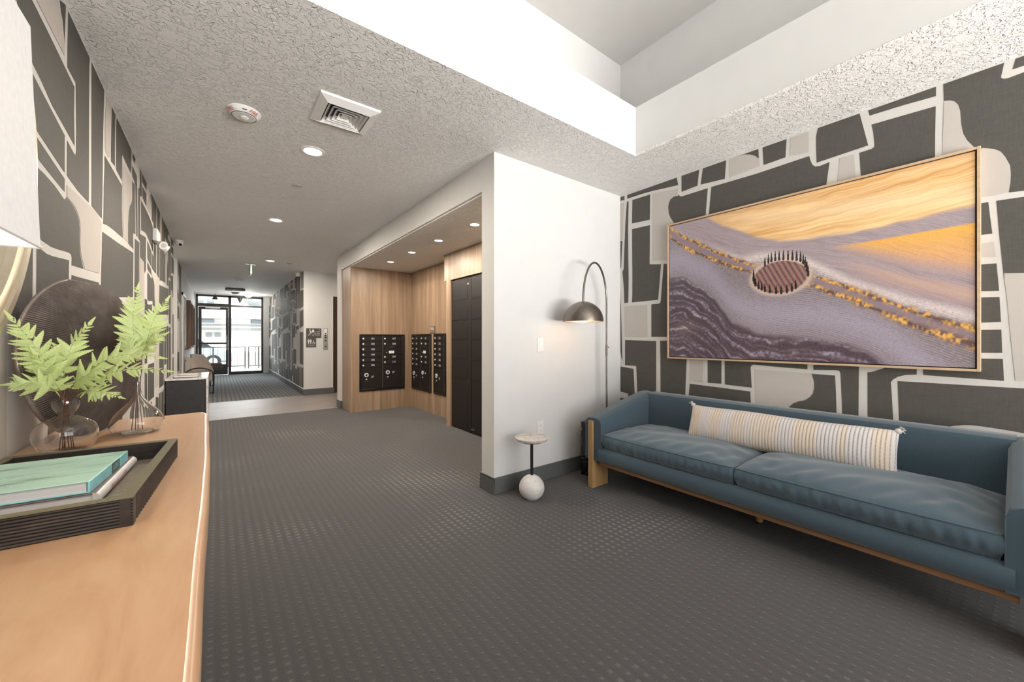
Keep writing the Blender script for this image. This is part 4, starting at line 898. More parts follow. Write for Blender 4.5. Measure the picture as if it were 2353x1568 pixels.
# arms
for side in (1, -1):
    ya, yb = (2.050, 2.218) if side > 0 else (-0.133, 0.035)
    m = MB(); n = 22
    top = [(2.468, 0.575), (2.60, 0.612), (2.85, 0.668), (3.10, 0.722), (3.16, 0.735), (3.27, 0.737), (3.303, 0.72)]
    def arm(uu, vv):
        # vv: along x, uu: around the section (inner face, rounded top, outer face)
        x = 2.466 + vv*(3.303-2.466); zt_ = np.interp(x, [p[0] for p in top], [p[1] for p in top])
        sec = [(ya, 0.232), (ya, zt_-0.045), (ya+0.012, zt_-0.016), (ya+0.04, zt_), ((ya+yb)/2, zt_+0.003), (yb-0.04, zt_), (yb-0.012, zt_-0.016), (yb, zt_-0.045), (yb, 0.232)]
        k = uu*(len(sec)-1); i = min(int(k), len(sec)-2); f_ = k-i
        return (x-SX, sec[i][0]*(1-f_)+sec[i+1][0]*f_-SY, sec[i][1]*(1-f_)+sec[i+1][1]*f_)
    m.sheet(arm, 33, 14)
    fsec = [arm(i/32, 0) for i in range(33)]; m.poly(fsec); m.poly([arm(i/32, 1) for i in range(33)]); m.poly([arm(0, 0), arm(0, 1), arm(1, 1), arm(1, 0)])
    m.build('arm', BLUEF, so, smooth=True, autosmooth=60, bevel=0)
    wy0, wy1 = (2.127-SY, 2.176-SY) if side > 0 else (-0.091-SY, -0.042-SY)
    MB().box(2.452-SX, 2.470-SX, wy0, wy1, 0.23, 0.553).box(2.452-SX, 2.649-SX, wy0, wy1, 0, 0.23).build('oak_leg', OAKLEG, so, bevel=0.003)
    MB().box(3.05-SX, 3.245-SX, wy0, wy1, 0, 0.23).build('rear_leg', OAKLEG, so, bevel=0.003)
    yy2 = (ya if side > 0 else yb) - SY
    MB().tube([(2.468-SX, yy2, 0.24), (2.466-SX, yy2, 0.52), (2.474-SX, yy2+0.012*side, 0.562), (2.474-SX, yy2+0.05*side, 0.578)], 0.0028, 6).build('piping', BLUEC, so, smooth=True)
MB().cyl((2.875-SX, 1.052-SY, 0.012), (2.875-SX, 1.052-SY, 0.197), 0.020, 16).build('centre_leg', OAKLEG, so, smooth=True, autosmooth=40)
MB().cyl((2.875-SX, 1.052-SY, 0.0), (2.875-SX, 1.052-SY, 0.014), 0.022, 16).build('foot_glide', DULLG, so, smooth=True, autosmooth=40)
# two loose seat cushions
def seat_cushion(y0, y1, crown, seed):
    m = MB(); cx, cy = (2.465+3.12)/2-SX, (y0+y1)/2-SY; a, b = (3.12-2.465)/2, (y1-y0)/2
    z0, z1 = 0.346, 0.452; rr = random.Random(seed); ph = [rr.uniform(0, 6.3) for _ in range(8)]
    nn = 72; mm = 60
    def pt(s, t_):
        # s around the middle section of the box (top and sides), t_ pole to pole
        u = 2*s-1; w = 2*t_-1
        return u, w
    def top(u, w):
        x = u*2-1; y = w*2-1
        rx = 1-abs(x)**3; ry = 1-abs(y)**4
        z = z1 + crown*max(0, rx)**0.6*max(0, ry)**0.6
        edge = max(0, 1-abs(x))*max(0, 1-abs(y))
        wr = 0.0045*math.sin(26*y+5*x+ph[0]+2*math.sin(3*x+ph[1]))*math.exp(-((x+0.75)/0.35)**2) + 0.003*math.sin(9*x+7*y+ph[2]) + 0.003*math.sin(14*(x-y)+ph[3])*math.exp(-((abs(y)-0.8)/0.25)**2)
        z += wr*min(1, edge*14)
        ex = 1 - 0.025*abs(y)**8 + 0.012*(1-y*y); ey = 1 - 0.015*abs(x)**8 + 0.006*(1-x*x)
        return (cx + a*x*ex, cy + b*y*ey, z)
    m.sheet(top, nn, nn)
    def side(u, w):
        # perimeter, u in 0..1, w 0 top .. 1 bottom
        k = u*4; i = int(k) % 4; f_ = k-int(k); q = 2*f_-1
        x, y = [(q, -1), (1, q), (-q, 1), (-1, -q)][i]
        p = top((x+1)/2, (y+1)/2); bl = 0.020*math.sin(PI*w)
        bl += (0.004*math.sin(60*y+ph[4]+2.2*w+1.5*math.sin(7*y)) + 0.003*math.sin(31*y+ph[5]-3*w))*math.sin(PI*w) if abs(x) == 1 else 0
        dx, dy = (x if abs(x) == 1 else 0), (y if abs(y) == 1 else 0)
        ins = 0.02*w
        return (p[0]+dx*(bl-ins), p[1]+dy*(bl*0.5-ins*0.4), p[2]*(1-w)+z0*w)
    m.sheet(side, 288, 9, closed_u=True)
    o = m.build('seat_cushion', BLUEC, so, smooth=True, autosmooth=75)
    pth = [top(*q_) for q_ in [(0, i/40) for i in range(41)]]
    ed = MB().tube([(p[0]-0.001, p[1], p[2]) for p in pth], 0.0032, 6); ed.build('seam', BLUEF, o, smooth=True)
    low = [side(0.75+0.25*i/40*0.999, 0.93) for i in range(40)]; MB().tube(low, 0.003, 6).build('seam', BLUEF, o, smooth=True)
seat_cushion(1.045, 2.05, 0.045, 3); seat_cushion(0.036, 1.04, 0.062, 9)

# long ribbed lumbar pillow
def stripe_material():
    t = NT('woven_striped_rib'); tc = t.new('ShaderNodeTexCoord'); sp = t.new('ShaderNodeSeparateXYZ'); t.link(tc.outputs['Object'], sp.inputs[0])
    v = t.coords((1, 0.01, 0.01)); band = t.noise(v, 5.5, 1.0)
    base = t.ramp(band, [(0.30, (0.60, 0.585, 0.60)), (0.44, (0.66, 0.625, 0.61)), (0.52, (0.68, 0.575, 0.46)), (0.60, (0.66, 0.615, 0.59)), (0.75, (0.62, 0.61, 0.645))])
    ribs = t.math('ABSOLUTE', t.math('SINE', t.math('MULTIPLY', sp.outputs[0], PI*54)))
    dash = t.math('GREATER_THAN', t.math('SINE', t.math('MULTIPLY', sp.outputs[2], 900)), 0.1)
    groove = t.math('MULTIPLY', t.math('LESS_THAN', ribs, 0.34), dash)
    t.set(color=t.mix(t.math('MULTIPLY', groove, 0.8), base, (0.10, 0.085, 0.075, 1)), rough=0.9, spec=0.15)
    t.bump(t.noise(t.coords((30, 30, 900)), 1.0, 2), 0.3, 0.002); return t.mat
PILM = stripe_material()
lp = thing('lumbar_pillow', 'long cream ribbed lumbar pillow with corner tassels on the sofa', 'pillow', (2.955, 0.985, 0.594), -PI/2)
lp.rotation_euler = (R(-19), R(-0.5), -PI/2)
LW, LH, LD_ = 1.17, 0.258, 0.15
def lum(u, v, s):
    x = u*2-1; y = v*2-1
    k = (max(0, 1-abs(x)**5)**0.55)*(max(0, 1-abs(y)**2.2)**0.55)
    rib = 0.0035*abs(math.sin(x*LW/2*PI*54))*min(1, k*3)
    sag = 0.012*math.sin(3.2*x+0.5)
    pin = 1 - 0.10*abs(x)**10*(1-y*y)
    return (x*LW/2*(1-0.012*(1-y*y)) , s*(LD_/2*k + rib), y*LH/2*(1.0-0.05*(1-abs(x)**6)*(0.5+0.5*math.sin(5*x)))*pin**0 + sag*(1-abs(y))*0.4)
m = MB(); m.sheet(lambda u, v: lum(u, v, -1), 420, 22); m.sheet(lambda u, v: lum(u, v, 1), 210, 14)
m.build('pillow_cover', PILM, lp, smooth=True)
for sx in (-1, 1):
    for sz in (-1, 1):
        tm = MB(); base = Vector((sx*LW/2*0.99, 0, sz*LH/2*0.98))
        tm.lathe([(0, -0.016), (0.012, -0.012), (0.016, 0), (0.012, 0.012), (0, 0.016)], tuple(base), 10)
        for k in range(7):
            d = Vector((sx*(0.4+0.2*math.sin(k)), 0.5*math.cos(k*2.1), sz*0.35+0.3*math.sin(k*1.7))).normalized(); tm.tube([base, base+d*0.026, base+d*0.036+Vector((0, 0, -0.008))], 0.0028, 5)
        tm.build('tassel', CREAM, lp, smooth=True)

# ------------------------------------------------------------------ arc floor lamp
GUN = plain('gunmetal_finish', (0.22, 0.19, 0.165, 1), 0.30, 0.9, var=0.12)
COPPER = plain('warm_copper_lining', (0.80, 0.52, 0.36, 1), 0.45, 0.3, var=0.05)
bm_ = NT('black_marble'); v = bm_.coords((1, 1, 1)); f = bm_.noise(v, 3.5, 6, 0.6, 2.5); bm_.set(color=bm_.ramp(f, [(0.485, (0.010, 0.010, 0.011)), (0.50, (0.40, 0.38, 0.36)), (0.512, (0.010, 0.010, 0.011))]), rough=0.12); BMARB = bm_.mat
PX, PY = 2.95, 2.385; SHX, SHY, SHZ, SHR = 2.475, 2.25, 1.376, 0.170
fl = thing('arc_floor_lamp', 'gunmetal arc floor lamp with lit dome shade behind the sofa arm', 'lamp', (PX, PY, 0))
MB().box(2.632-PX, 0.09, -0.035, 0.035, 0, 0.48).build('marble_base', BMARB, fl, bevel=0.002)
arc = [(0, 0, 0.478), (0, 0, 1.56)]
for k in range(1, 25):
    a = PI*k/24; f_ = (1-math.cos(a))/2; arc.append(((SHX-PX)*f_, (SHY-PY)*f_, 1.56 + 0.355*math.sin(a)))
arc.append((SHX-PX, SHY-PY, SHZ+SHR-0.005))
MB().tube(arc, 0.0088, 12).build('pole', GUN, fl, smooth=True, autosmooth=50)
MB().cyl((0, 0, 1.065), (0, 0, 1.175), 0.0115, 14).build('sleeve', GUN, fl, smooth=True, autosmooth=40)
MB().lathe([(0, 0), (0.006, 0), (0.007, 0.012), (0, 0.014)], (0.011, -0.004, 1.15), 10, 'x').build('set_screw', GUN, fl, smooth=True)
dome = [(SHR*math.sin(R(a)), SHR*1.02*math.cos(R(a))) for a in range(0, 91, 5)]
MB().lathe(dome, (SHX-PX, SHY-PY, SHZ), 48, cap=False).build('dome_shade', GUN, fl, smooth=True)
MB().lathe([(r*0.975, h*0.975) for r, h in dome], (SHX-PX, SHY-PY, SHZ), 48, cap=False).build('shade_lining', COPPER, fl, smooth=True)
MB().lathe([(SHR*0.97, 0.0), (SHR*1.0, 0.0), (SHR*1.0, 0.004), (SHR*0.97, 0.004)], (SHX-PX, SHY-PY, SHZ), 48, loop=True).build('rim', GUN, fl)
MB().lathe([(0, -0.035), (0.018, -0.03), (0.03, -0.01), (0.028, 0.012), (0.014, 0.035), (0.012, 0.06), (0, 0.06)], (SHX-PX, SHY-PY, SHZ+0.031), 20).build('bulb', BULB, fl, smooth=True)
l = bpy.data.lights.new('lamp', 'POINT'); l.energy = 0.8; l.color = (1, 0.72, 0.48); l.shadow_soft_size = 0.03
o = bpy.data.objects.new('lamp', l); o.location = (SHX-PX, SHY-PY, SHZ-0.02); COL.objects.link(o); o.parent = fl

# ------------------------------------------------------------------ little stone side table
TRAV = NT('striated_white_travertine'); v = TRAV.coords((2, 2, 16)); f = TRAV.noise(v, 3.0, 6, 0.6, 0.5)
TRAV.set(color=TRAV.ramp(f, [(0.28, (0.40, 0.37, 0.34)), (0.42, (0.60, 0.575, 0.545)), (0.7, (0.72, 0.70, 0.675))]), rough=0.45); TRAV = TRAV.mat
BEIGEM = NT('beige_vein_marble'); v = BEIGEM.coords(); f = BEIGEM.noise(v, 14, 6, 0.6, 1.5)
BEIGEM.set(color=BEIGEM.ramp(f, [(0.3, (0.36, 0.31, 0.27)), (0.5, (0.56, 0.52, 0.47)), (0.7, (0.64, 0.60, 0.56))]), rough=0.35); BEIGEM = BEIGEM.mat
tb = thing('drink_table', 'small round stone drink table with spherical base beside the baseboard', 'table', (1.932, 2.285, 0))
sr_ = 0.098; cz = 0.082
MB().lathe([(0, 0)] + [(sr_*math.cos(R(a)), cz + sr_*math.sin(R(a))) for a in range(-56, 85, 7)] + [(0.0, cz+sr_)], (0,0,0), 40).build('sphere_base', TRAV, tb, smooth=True, autosmooth=50)
MB().cyl((0, 0, 0.165), (0, 0, 0.448), 0.0115, 16).build('post', BLACKP, tb, smooth=True, autosmooth=40)
MB().lathe([(0, 0.436), (0.085, 0.436), (0.088, 0.442), (0, 0.444)], (0,0,0), 40).build('support_plate', BLACKP, tb, smooth=True, autosmooth=30)
MB().lathe([(0, 0.444), (0.100, 0.444), (0.122, 0.452), (0.129, 0.464), (0.129, 0.471), (0.121, 0.472), (0.116, 0.464), (0, 0.462)], (0,0,0), 48).build('tray_top', BEIGEM, tb, smooth=True, autosmooth=35)

# switch and outlet on the white wall
def plate(name, label, z, kind):
    t = thing(name, label, 'switch' if kind == 's' else 'outlet', (2.222, YF, z), 0)
    MB().box(-0.036, 0.036, -0.006, 0, -0.06, 0.06).build('cover_plate', WPLAST, t, bevel=0.003)
    if kind == 's': MB().box(-0.017, 0.017, -0.009, -0.006, -0.034, 0.034).build('rocker', TRIMW, t, bevel=0.002)
    else:
        for sz in (-0.02, 0.02):
            s_ = MB().box(-0.016, 0.016, -0.008, -0.006, sz-0.014, sz+0.014).build('socket', TRIMW, t, bevel=0.003)
            MB().box(-0.007, -0.005, -0.0085, -0.006, sz-0.002, sz+0.006).box(0.005, 0.007, -0.0085, -0.006, sz-0.002, sz+0.006).cyl((0, -0.0085, sz-0.008), (0, -0.006, sz-0.008), 0.0025, 8).build('slot', BLACKP, s_)
plate('light_switch', 'white rocker light switch on the white wall left of the lamp', 1.177, 's')
plate('power_outlet', 'white power outlet low on the wall behind the drink table', 0.462, 'o')
# ------------------------------------------------------------------ console table along the left wall
ZT_ = 0.86
cs = thing('console_table', 'honey brown live-edge wooden console table along the patterned wall', 'table', (-0.28, 1.1, 0))
edge = []
for k in range(61):
    y = -0.42 + (2.52+0.42)*k/60
    edge.append((-0.016 - 0.020*max(0, (y-1.2)/1.3)**1.5 + 0.001*math.sin(5.1*y+0.4) + 0.0006*math.sin(13*y), y))
edge[-1] = (-0.052, 2.52); edge[-2] = (-0.040, edge[-2][1])
poly = [(x+0.28, y-1.1) for x, y in edge] + [(-0.20+0.28, 2.505-1.1), (-0.36+0.28, 2.51-1.1), (XL+0.003+0.28, 2.50-1.1), (XL+0.003+0.28, -0.42-1.1)]
MB().prism(poly, 'z', ZT_-0.06, ZT_).build('table_top', CONSOLEW, cs, bevel=0.014, seg=4)
for yy in (2.36, -0.36): MB().box(-0.49+0.28, -0.07+0.28, yy-0.05-1.1, yy-1.1, 0, ZT_-0.06).build('end_panel', CONSOLEW, cs, bevel=0.006)
MB().box(-0.48+0.28, -0.08+0.28, -0.36-1.1, 2.31-1.1, 0.22, 0.26).build('lower_shelf', CONSOLEW, cs, bevel=0.005)
MB().box(-0.50+0.28, -0.48+0.28, -0.36-1.1, 2.31-1.1, 0.26, ZT_-0.06).build('back_panel', CONSOLEW, cs)

# ribbed tray
OLIVE = plain('olive_bronze_rim', (0.15, 0.132, 0.080, 1), 0.45, 0.2, var=0.06)
RIBD = NT('ribbed_dark_bark'); v = RIBD.coords((60, 3, 3)); v2 = RIBD.coords((3, 60, 3)); f = RIBD.noise(RIBD.coords((20, 20, 20)), 2, 5, 0.7); g = RIBD.noise(RIBD.coords((8, 8, 60)), 1.5, 3)
RIBD.set(color=RIBD.ramp(RIBD.math('MULTIPLY', RIBD.math('ADD', f, g), 0.5), [(0.35, (0.014, 0.010, 0.009)), (0.58, (0.034, 0.025, 0.021)), (0.74, (0.13, 0.11, 0.095))]), rough=0.5); RIBD = RIBD.mat
REED = NT('patchwork_bark_inlay'); br = REED.new('ShaderNodeTexBrick'); REED.link(REED.coords((9, 14, 1)), br.inputs['Vector']); br.inputs['Color1'].default_value = (0.30, 0.235, 0.15, 1); br.inputs['Color2'].default_value = (0.12, 0.105, 0.085, 1); br.inputs['Mortar'].default_value = (0.06, 0.045, 0.03, 1); br.inputs['Mortar Size'].default_value = 0.012
f = REED.noise(REED.coords((30, 90, 1)), 2, 4); REED.set(color=REED.mix(0.55, br.outputs['Color'], REED.ramp(f, [(0.3, (0.08, 0.07, 0.06)), (0.7, (0.34, 0.29, 0.22))]), 'MIX'), rough=0.6); REED = REED.mat
ty = thing('serving_tray', 'dark ribbed rectangular tray with olive rim on the console', 'tray', (-0.289, 1.346, ZT_), R(-3.6))
tw, tl, th, tk = 0.347, 0.541, 0.057, 0.020
MB().box(-tw/2+tk*0.5, tw/2-tk*0.5, -tl/2+tk*0.5, tl/2-tk*0.5, 0.001, 0.008).build('inlaid_floor', REED, ty)
def ribbed(a, b, flip):
    out = []; nr = 9
    for k in range(nr*4+1):
        z = th*0.97*k/(nr*4); out.append((0.0025*abs(math.sin(PI*k/4)), z))
    return out
pr_ = ribbed(0, 0, 0)
for s in (-1, 1):
    poly = [(s*(tl/2-0.003) + s*r, z) for r, z in pr_] + [(s*(tl/2-tk), th*0.97), (s*(tl/2-tk), 0.0)]
    MB().prism(poly, 'x', -tw/2, tw/2).build('ribbed_wall', RIBD, ty)
    m = MB(); n = 120; ps = []
    for k in range(n+1):
        y = -tl/2 + tl*k/n; ps.append((s*(tw/2-0.003) + s*0.0025*abs(math.sin(PI*k/4)), y))
    m.prism(ps + [(s*(tw/2-tk), tl/2), (s*(tw/2-tk), -tl/2)], 'z', 0.0, th*0.97); m.build('ribbed_wall', RIBD, ty)
m = MB()
m.box(-tw/2, -tw/2+tk, -tl/2, tl/2, th*0.97, th).box(tw/2-tk, tw/2, -tl/2, tl/2, th*0.97, th).box(-tw/2+tk, tw/2-tk, -tl/2, -tl/2+tk, th*0.97, th).box(-tw/2+tk, tw/2-tk, tl/2-tk, tl/2, th*0.97, th)
m.build('rim', OLIVE, ty)

# books
PAGES = NT('page_edges'); f = PAGES.noise(PAGES.coords((2, 2, 900)), 1, 2); PAGES.set(color=PAGES.ramp(f, [(0.3, (0.60, 0.58, 0.57)), (0.7, (0.78, 0.76, 0.76))]), rough=0.8); PAGES = PAGES.mat
SEA = NT('sea_green_cover'); f = SEA.noise(SEA.coords((3.0, 16, 4), rot=(0, 0, 0.12)), 1.6, 4, 0.5, 0.6)
SEA.set(color=SEA.ramp(f, [(0.33, (0.20, 0.34, 0.25)), (0.43, (0.42, 0.64, 0.52)), (0.62, (0.50, 0.72, 0.60)), (0.8, (0.58, 0.78, 0.68))]), rough=0.3); SEA = SEA.mat
AQUA = plain('aqua_cloth_spine', (0.27, 0.60, 0.62, 1), 0.4, var=0.2, nscale=25); DTEAL = plain('dark_teal_band', (0.05, 0.15, 0.13, 1), 0.4)
IVORY = plain('ivory_spine', (0.66, 0.63, 0.60, 1), 0.4); BROWNC = plain('brown_photo_cover', (0.16, 0.125, 0.115, 1), 0.4, var=0.4, nscale=14)
PALEL = plain('pale_blue_lettering', (0.42, 0.66, 0.70, 1), 0.5); PINKL = plain('rose_lettering', (0.45, 0.12, 0.13, 1), 0.5)
b1 = thing('hardcover_book', 'thick ivory-spined hardcover book with rose lettering in the tray', 'book', (-0.196, 1.375, 0.8690), R(-3.4), 'hardcover books stacked in the tray')
L1, W1, T1 = 0.317, 0.238, 0.0265
MB().box(-W1, -0.006, -L1/2+0.004, L1/2-0.004, 0.003, T1-0.003).build('pages', PAGES, b1)
MB().box(-W1-0.002, -0.004, -L1/2, L1/2, T1-0.003, T1).box(-W1-0.002, -0.004, -L1/2, L1/2, 0, 0.003).build('cover', BROWNC, b1, bevel=0.001)
sp_ = [(-0.010, T1)] + [(-0.010 + 0.014*math.sin(R(a)), T1/2 + T1/2*math.cos(R(a))) for a in range(0, 181, 15)] + [(-0.010, 0.0)]
MB().prism(sp_, 'y', -L1/2, L1/2).build('spine', IVORY, b1, smooth=True, autosmooth=40)
text('Wanderlust USA', 0.020, PINKL, b1, (0.0046, -0.02, T1/2), right=(0, 1, 0), up=(0, 0, 1), name='spine_title')
b2 = thing('hardcover_book', 'sea green hardcover book on top of the ivory one', 'book', (-0.209, 1.356, 0.8960), R(-5), 'hardcover books stacked in the tray')
L2, W2, T2 = 0.270, 0.232, 0.026
MB().box(-W2, -0.005, -L2/2+0.004, L2/2-0.004, 0.0025, T2-0.0025).build('pages', PAGES, b2)
MB().box(-W2-0.002, 0.0, -L2/2, L2/2, T2-0.0025, T2).build('front_cover', SEA, b2, bevel=0.0008)
MB().box(-W2-0.002, 0.0, -L2/2, L2/2, 0, 0.0025).build('back_cover', AQUA, b2, bevel=0.0008)
MB().box(-0.003, 0.0015, -L2/2, L2/2, 0.0, T2-0.0004).build('spine', AQUA, b2, bevel=0.0008)
MB().box(0.0015, 0.0019, 0.005, 0.062, 0.0005, T2-0.001).build('spine_band', DTEAL, b2)
text("LET'S GET", 0.017, PALEL, b2, (0.0023, -0.045, T2/2), right=(0, 1, 0), name='spine_title', squeeze=0.9)
text('LOST', 0.018, LETTER, b2, (0.0023, 0.033, T2/2), right=(0, 1, 0), name='spine_title')
for k, y in enumerate((-0.085, -0.02, 0.045)):
    text("let's get lost", 0.034, plain('foam_white_script', (0.62, 0.78, 0.72, 1), 0.5) if k == 0 else bpy.data.materials['foam_white_script'], b2, (-0.125, y, T2+0.0003), right=(1, 0, 0), up=(0.25, 0.97, 0), name='cover_script')

# glass vases
def vase(label, locn, prof, thick):
    t = thing('glass_vase', label, 'vase', locn, 0, 'clear glass vases on the console')
    inner = []
    for i, (r, z) in enumerate(prof):
        inner.append((max(0.0006, r - thick), z + (thick*1.6 if i < 2 else 0)))
    MB().lathe([(0.0, prof[0][1])] + prof + inner[::-1] + [(0.0, prof[0][1] + thick*1.6)], (0,0,0), 56).build('glass_body', VGLASS, t, smooth=True, autosmooth=60)
    return t
def spl(pts, n=40):
    P = [Vector((p[0], p[1], 0)) for p in pts]; out = []
    for i in range(len(P)-1):
        p0, p1, p2, p3 = P[max(i-1, 0)], P[i], P[i+1], P[min(i+2, len(P)-1)]
        for k in range(6):
            t = k/6; a = 0.5*((2*p1) + (p2-p0)*t + (2*p0-5*p1+4*p2-p3)*t*t + (3*p1-p0-3*p2+p3)*t**3); out.append((max(a.x, 0.004), a.y))
    out.append((P[-1].x, P[-1].y)); return out
V1 = (-0.397, 1.905); V2 = (-0.252, 2.118)
vase('squat round clear glass vase with flared cup neck on the console', (V1[0], V1[1], ZT_+0.0005), spl([(0.038, 0.0), (0.062, 0.012), (0.075, 0.052), (0.066, 0.088), (0.036, 0.112), (0.021, 0.120), (0.020, 0.126), (0.028, 0.138), (0.032, 0.152), (0.0325, 0.166)]), 0.0022)
vase('tall flask-shaped clear glass vase with narrow neck on the console', (V2[0], V2[1], ZT_+0.0005), spl([(0.045, 0.0), (0.071, 0.010), (0.082, 0.042), (0.066, 0.078), (0.036, 0.112), (0.018, 0.140), (0.011, 0.170), (0.0105, 0.205), (0.0145, 0.245)]), 0.002)

# ferns standing in the vases
LEAF = NT('pale_fern_leaf'); f = LEAF.noise(LEAF.coords((1,1,1)), 18, 3); LEAF.set(color=LEAF.ramp(f, [(0.3, (0.50, 0.61, 0.22)), (0.5, (0.63, 0.73, 0.33)), (0.72, (0.76, 0.82, 0.47))]), rough=0.5)
tl0 = LEAF.new('ShaderNodeBsdfTranslucent'); tl0.inputs['Color'].default_value = (0.55, 0.68, 0.22, 1); mx0 = LEAF.new('ShaderNodeMixShader'); mx0.inputs[0].default_value = 0.3
LEAF.link(LEAF.b.outputs[0], mx0.inputs[1]); LEAF.link(tl0.outputs[0], mx0.inputs[2]); LEAF.link(mx0.outputs[0], LEAF.out.inputs['Surface']); LEAF = LEAF.mat
STEM = plain('brown_fern_stem', (0.16, 0.075, 0.045, 1), 0.5, var=0.2); STEMG = plain('green_fern_rachis', (0.33, 0.36, 0.13, 1), 0.5, var=0.15)
def pinna_mesh():
    m = MB(); n = 11; L = 1.0; vs = []; fs = []
    for i in range(n+1):
        t = i/n; w = 0.20*(1-t)**0.65*(0.75+0.25*min(1, t*8)) + 0.008; x = t*L; sag = -0.10*t*t
        vs += [(x, 0, sag+0.02), (x, w*0.74, sag+0.008), (x, -w*0.74, sag+0.008)]
    for i in range(n):
        a, b = i*3, i*3+3
        fs += [(a, b, b+1, a+1), (a, a+2, b+2, b)]
        w = 0.21*(1-(i+0.7)/n)**0.65 + 0.008; sag = -0.10*((i+0.7)/n)**2
        k = len(vs); vs += [((i+0.95)/n*L, w, sag-0.012), ((i+0.95)/n*L, -w, sag-0.012)]
        fs += [(a+1, b+1, k), (a+2, k+1, b+2)]
    m.add(vs, fs); me = m.mesh('leaflet'); me.materials.append(LEAF); return me
PIN = pinna_mesh()
def frond(label, pts, group, n=12, lmax=0.062, start=0.30, seed=1, wide=1.0):
    rr = random.Random(seed); P = [Vector(p) for p in pts]
    root = P[0].copy(); t = thing('fern_frond', label, 'fern frond', tuple(root), 0, group)
    path = []
    for i in range(len(P)-1):
        p0, p1, p2, p3 = P[max(i-1, 0)], P[i], P[i+1], P[min(i+2, len(P)-1)]
        for k in range(8):
            s = k/8; path.append(0.5*((2*p1)+(p2-p0)*s+(2*p0-5*p1+4*p2-p3)*s*s+(3*p1-p0-3*p2+p3)*s**3)-root)
    path.append(P[-1]-root); N = len(path); i0 = int(N*start)
    MB().tube(path[:i0+3], 0.0014, 6).build('stem', STEM, t, smooth=True)
    MB().tube(path[i0+2:], [0.0013*(1-0.75*k/max(1, N-i0-3)) for k in range(N-i0-2)], 6).build('rachis', STEMG, t, smooth=True)
    eye = Vector((0, 0, 1.23))
    n = int(n*1.35)
    for k in range(n):
        s = start + (1-start)*(k+0.4)/n; f_ = s*(N-1); i = min(int(f_), N-2); p = path[i].lerp(path[i+1], f_-i)
        d = (path[min(i+2, N-1)]-path[max(i-1, 0)]).normalized()
        q = k/(n-1); ln = lmax*(0.55+0.45*min(1, q*3.5))*(1-0.80*max(0, (q-0.30)/0.70)**1.3)*rr.uniform(0.88, 1.12)
        vw = (eye-(p+root)).normalized(); nrm = (vw*0.72 + Vector((rr.uniform(-.5,.5), rr.uniform(-.5,.5), rr.uniform(0.1,.9)))).normalized()
        nrm = (nrm - d*nrm.dot(d)).normalized(); sd = d.cross(nrm)
        for sgn in (-1, 1):
            if rr.random() < 0.04: continue
            ang = R(68 - 28*q + rr.uniform(-9, 9)); xd = (d*math.cos(ang) + sd*sgn*math.sin(ang)); xd = (xd + nrm*rr.uniform(-0.18, 0.12)).normalized()
            zd = (nrm - xd*nrm.dot(xd)).normalized(); yd = zd.cross(xd); w_ = ln*rr.uniform(0.9, 1.25)*wide
            share('leaflet', PIN, t, Matrix(((xd.x*ln, yd.x*w_, zd.x*ln, p.x), (xd.y*ln, yd.y*w_, zd.y*ln, p.y), (xd.z*ln, yd.z*w_, zd.z*ln, p.z), (0,0,0,1))))
    xd = (path[-1]-path[-3]).normalized(); nrm = (eye-(path[-1]+root)).normalized(); nrm = (nrm-xd*nrm.dot(xd)).normalized(); yd = nrm.cross(xd); ln = lmax*0.45; p = path[-1]
    share('leaflet', PIN, t, Matrix(((xd.x*ln, yd.x*ln, nrm.x*ln, p.x), (xd.y*ln, yd.y*ln, nrm.y*ln, p.y), (xd.z*ln, yd.z*ln, nrm.z*ln, p.z), (0,0,0,1))))
G1, G2 = 'fern fronds in the squat vase', 'fern fronds in the flask vase'
frond('light green fern frond in the squat vase arching towards the round mirror', [(-0.397,1.899,0.870),(-0.404,1.905,1.014),(-0.420,1.857,1.133),(-0.45,1.821,1.222),(-0.478,1.785,1.289)], G1, 13, 0.066, 0.34, 1)
frond('light green fern frond in the squat vase standing upright before the disc', [(-0.395,1.925,0.870),(-0.40,1.912,1.013),(-0.396,1.886,1.129),(-0.38,1.886,1.207),(-0.337,1.866,1.279)], G1, 12, 0.066, 0.36, 2)
frond('long light green fern frond reaching from the squat vase past the flask neck', [(-0.412,1.908,0.868),(-0.388,1.896,1.021),(-0.312,1.834,1.103),(-0.226,1.769,1.129),(-0.131,1.709,1.123)], G1, 14, 0.050, 0.36, 3)
frond('light green fern frond in the squat vase spreading towards the flask vase', [(-0.406,1.930,0.868),(-0.392,1.920,1.017),(-0.333,1.901,1.133),(-0.249,1.862,1.176),(-0.162,1.821,1.165)], G1, 14, 0.058, 0.36, 4)
frond('low light green fern frond in the squat vase pointing at the wall', [(-0.383,1.901,0.870),(-0.396,1.890,1.020),(-0.410,1.823,1.076),(-0.440,1.786,1.097),(-0.475,1.78,1.098)], G1, 10, 0.060, 0.42, 5)
frond('low drooping fern frond in the squat vase on the tray side', [(-0.377,1.896,0.870),(-0.388,1.893,1.024),(-0.34,1.831,1.060),(-0.296,1.797,1.058),(-0.251,1.762,1.042)], G1, 9, 0.046, 0.45, 6)
frond('short bushy fern frond at the mouth of the squat vase', [(-0.405,1.908,0.870),(-0.398,1.893,1.024),(-0.404,1.856,1.076),(-0.420,1.831,1.134),(-0.438,1.809,1.183)], G1, 11, 0.060, 0.40, 7)
frond('bushy fern frond leaning over the squat vase rim', [(-0.392,1.912,0.870),(-0.395,1.898,1.024),(-0.366,1.850,1.085),(-0.330,1.818,1.118),(-0.288,1.790,1.136)], G1, 11, 0.060, 0.40, 8)
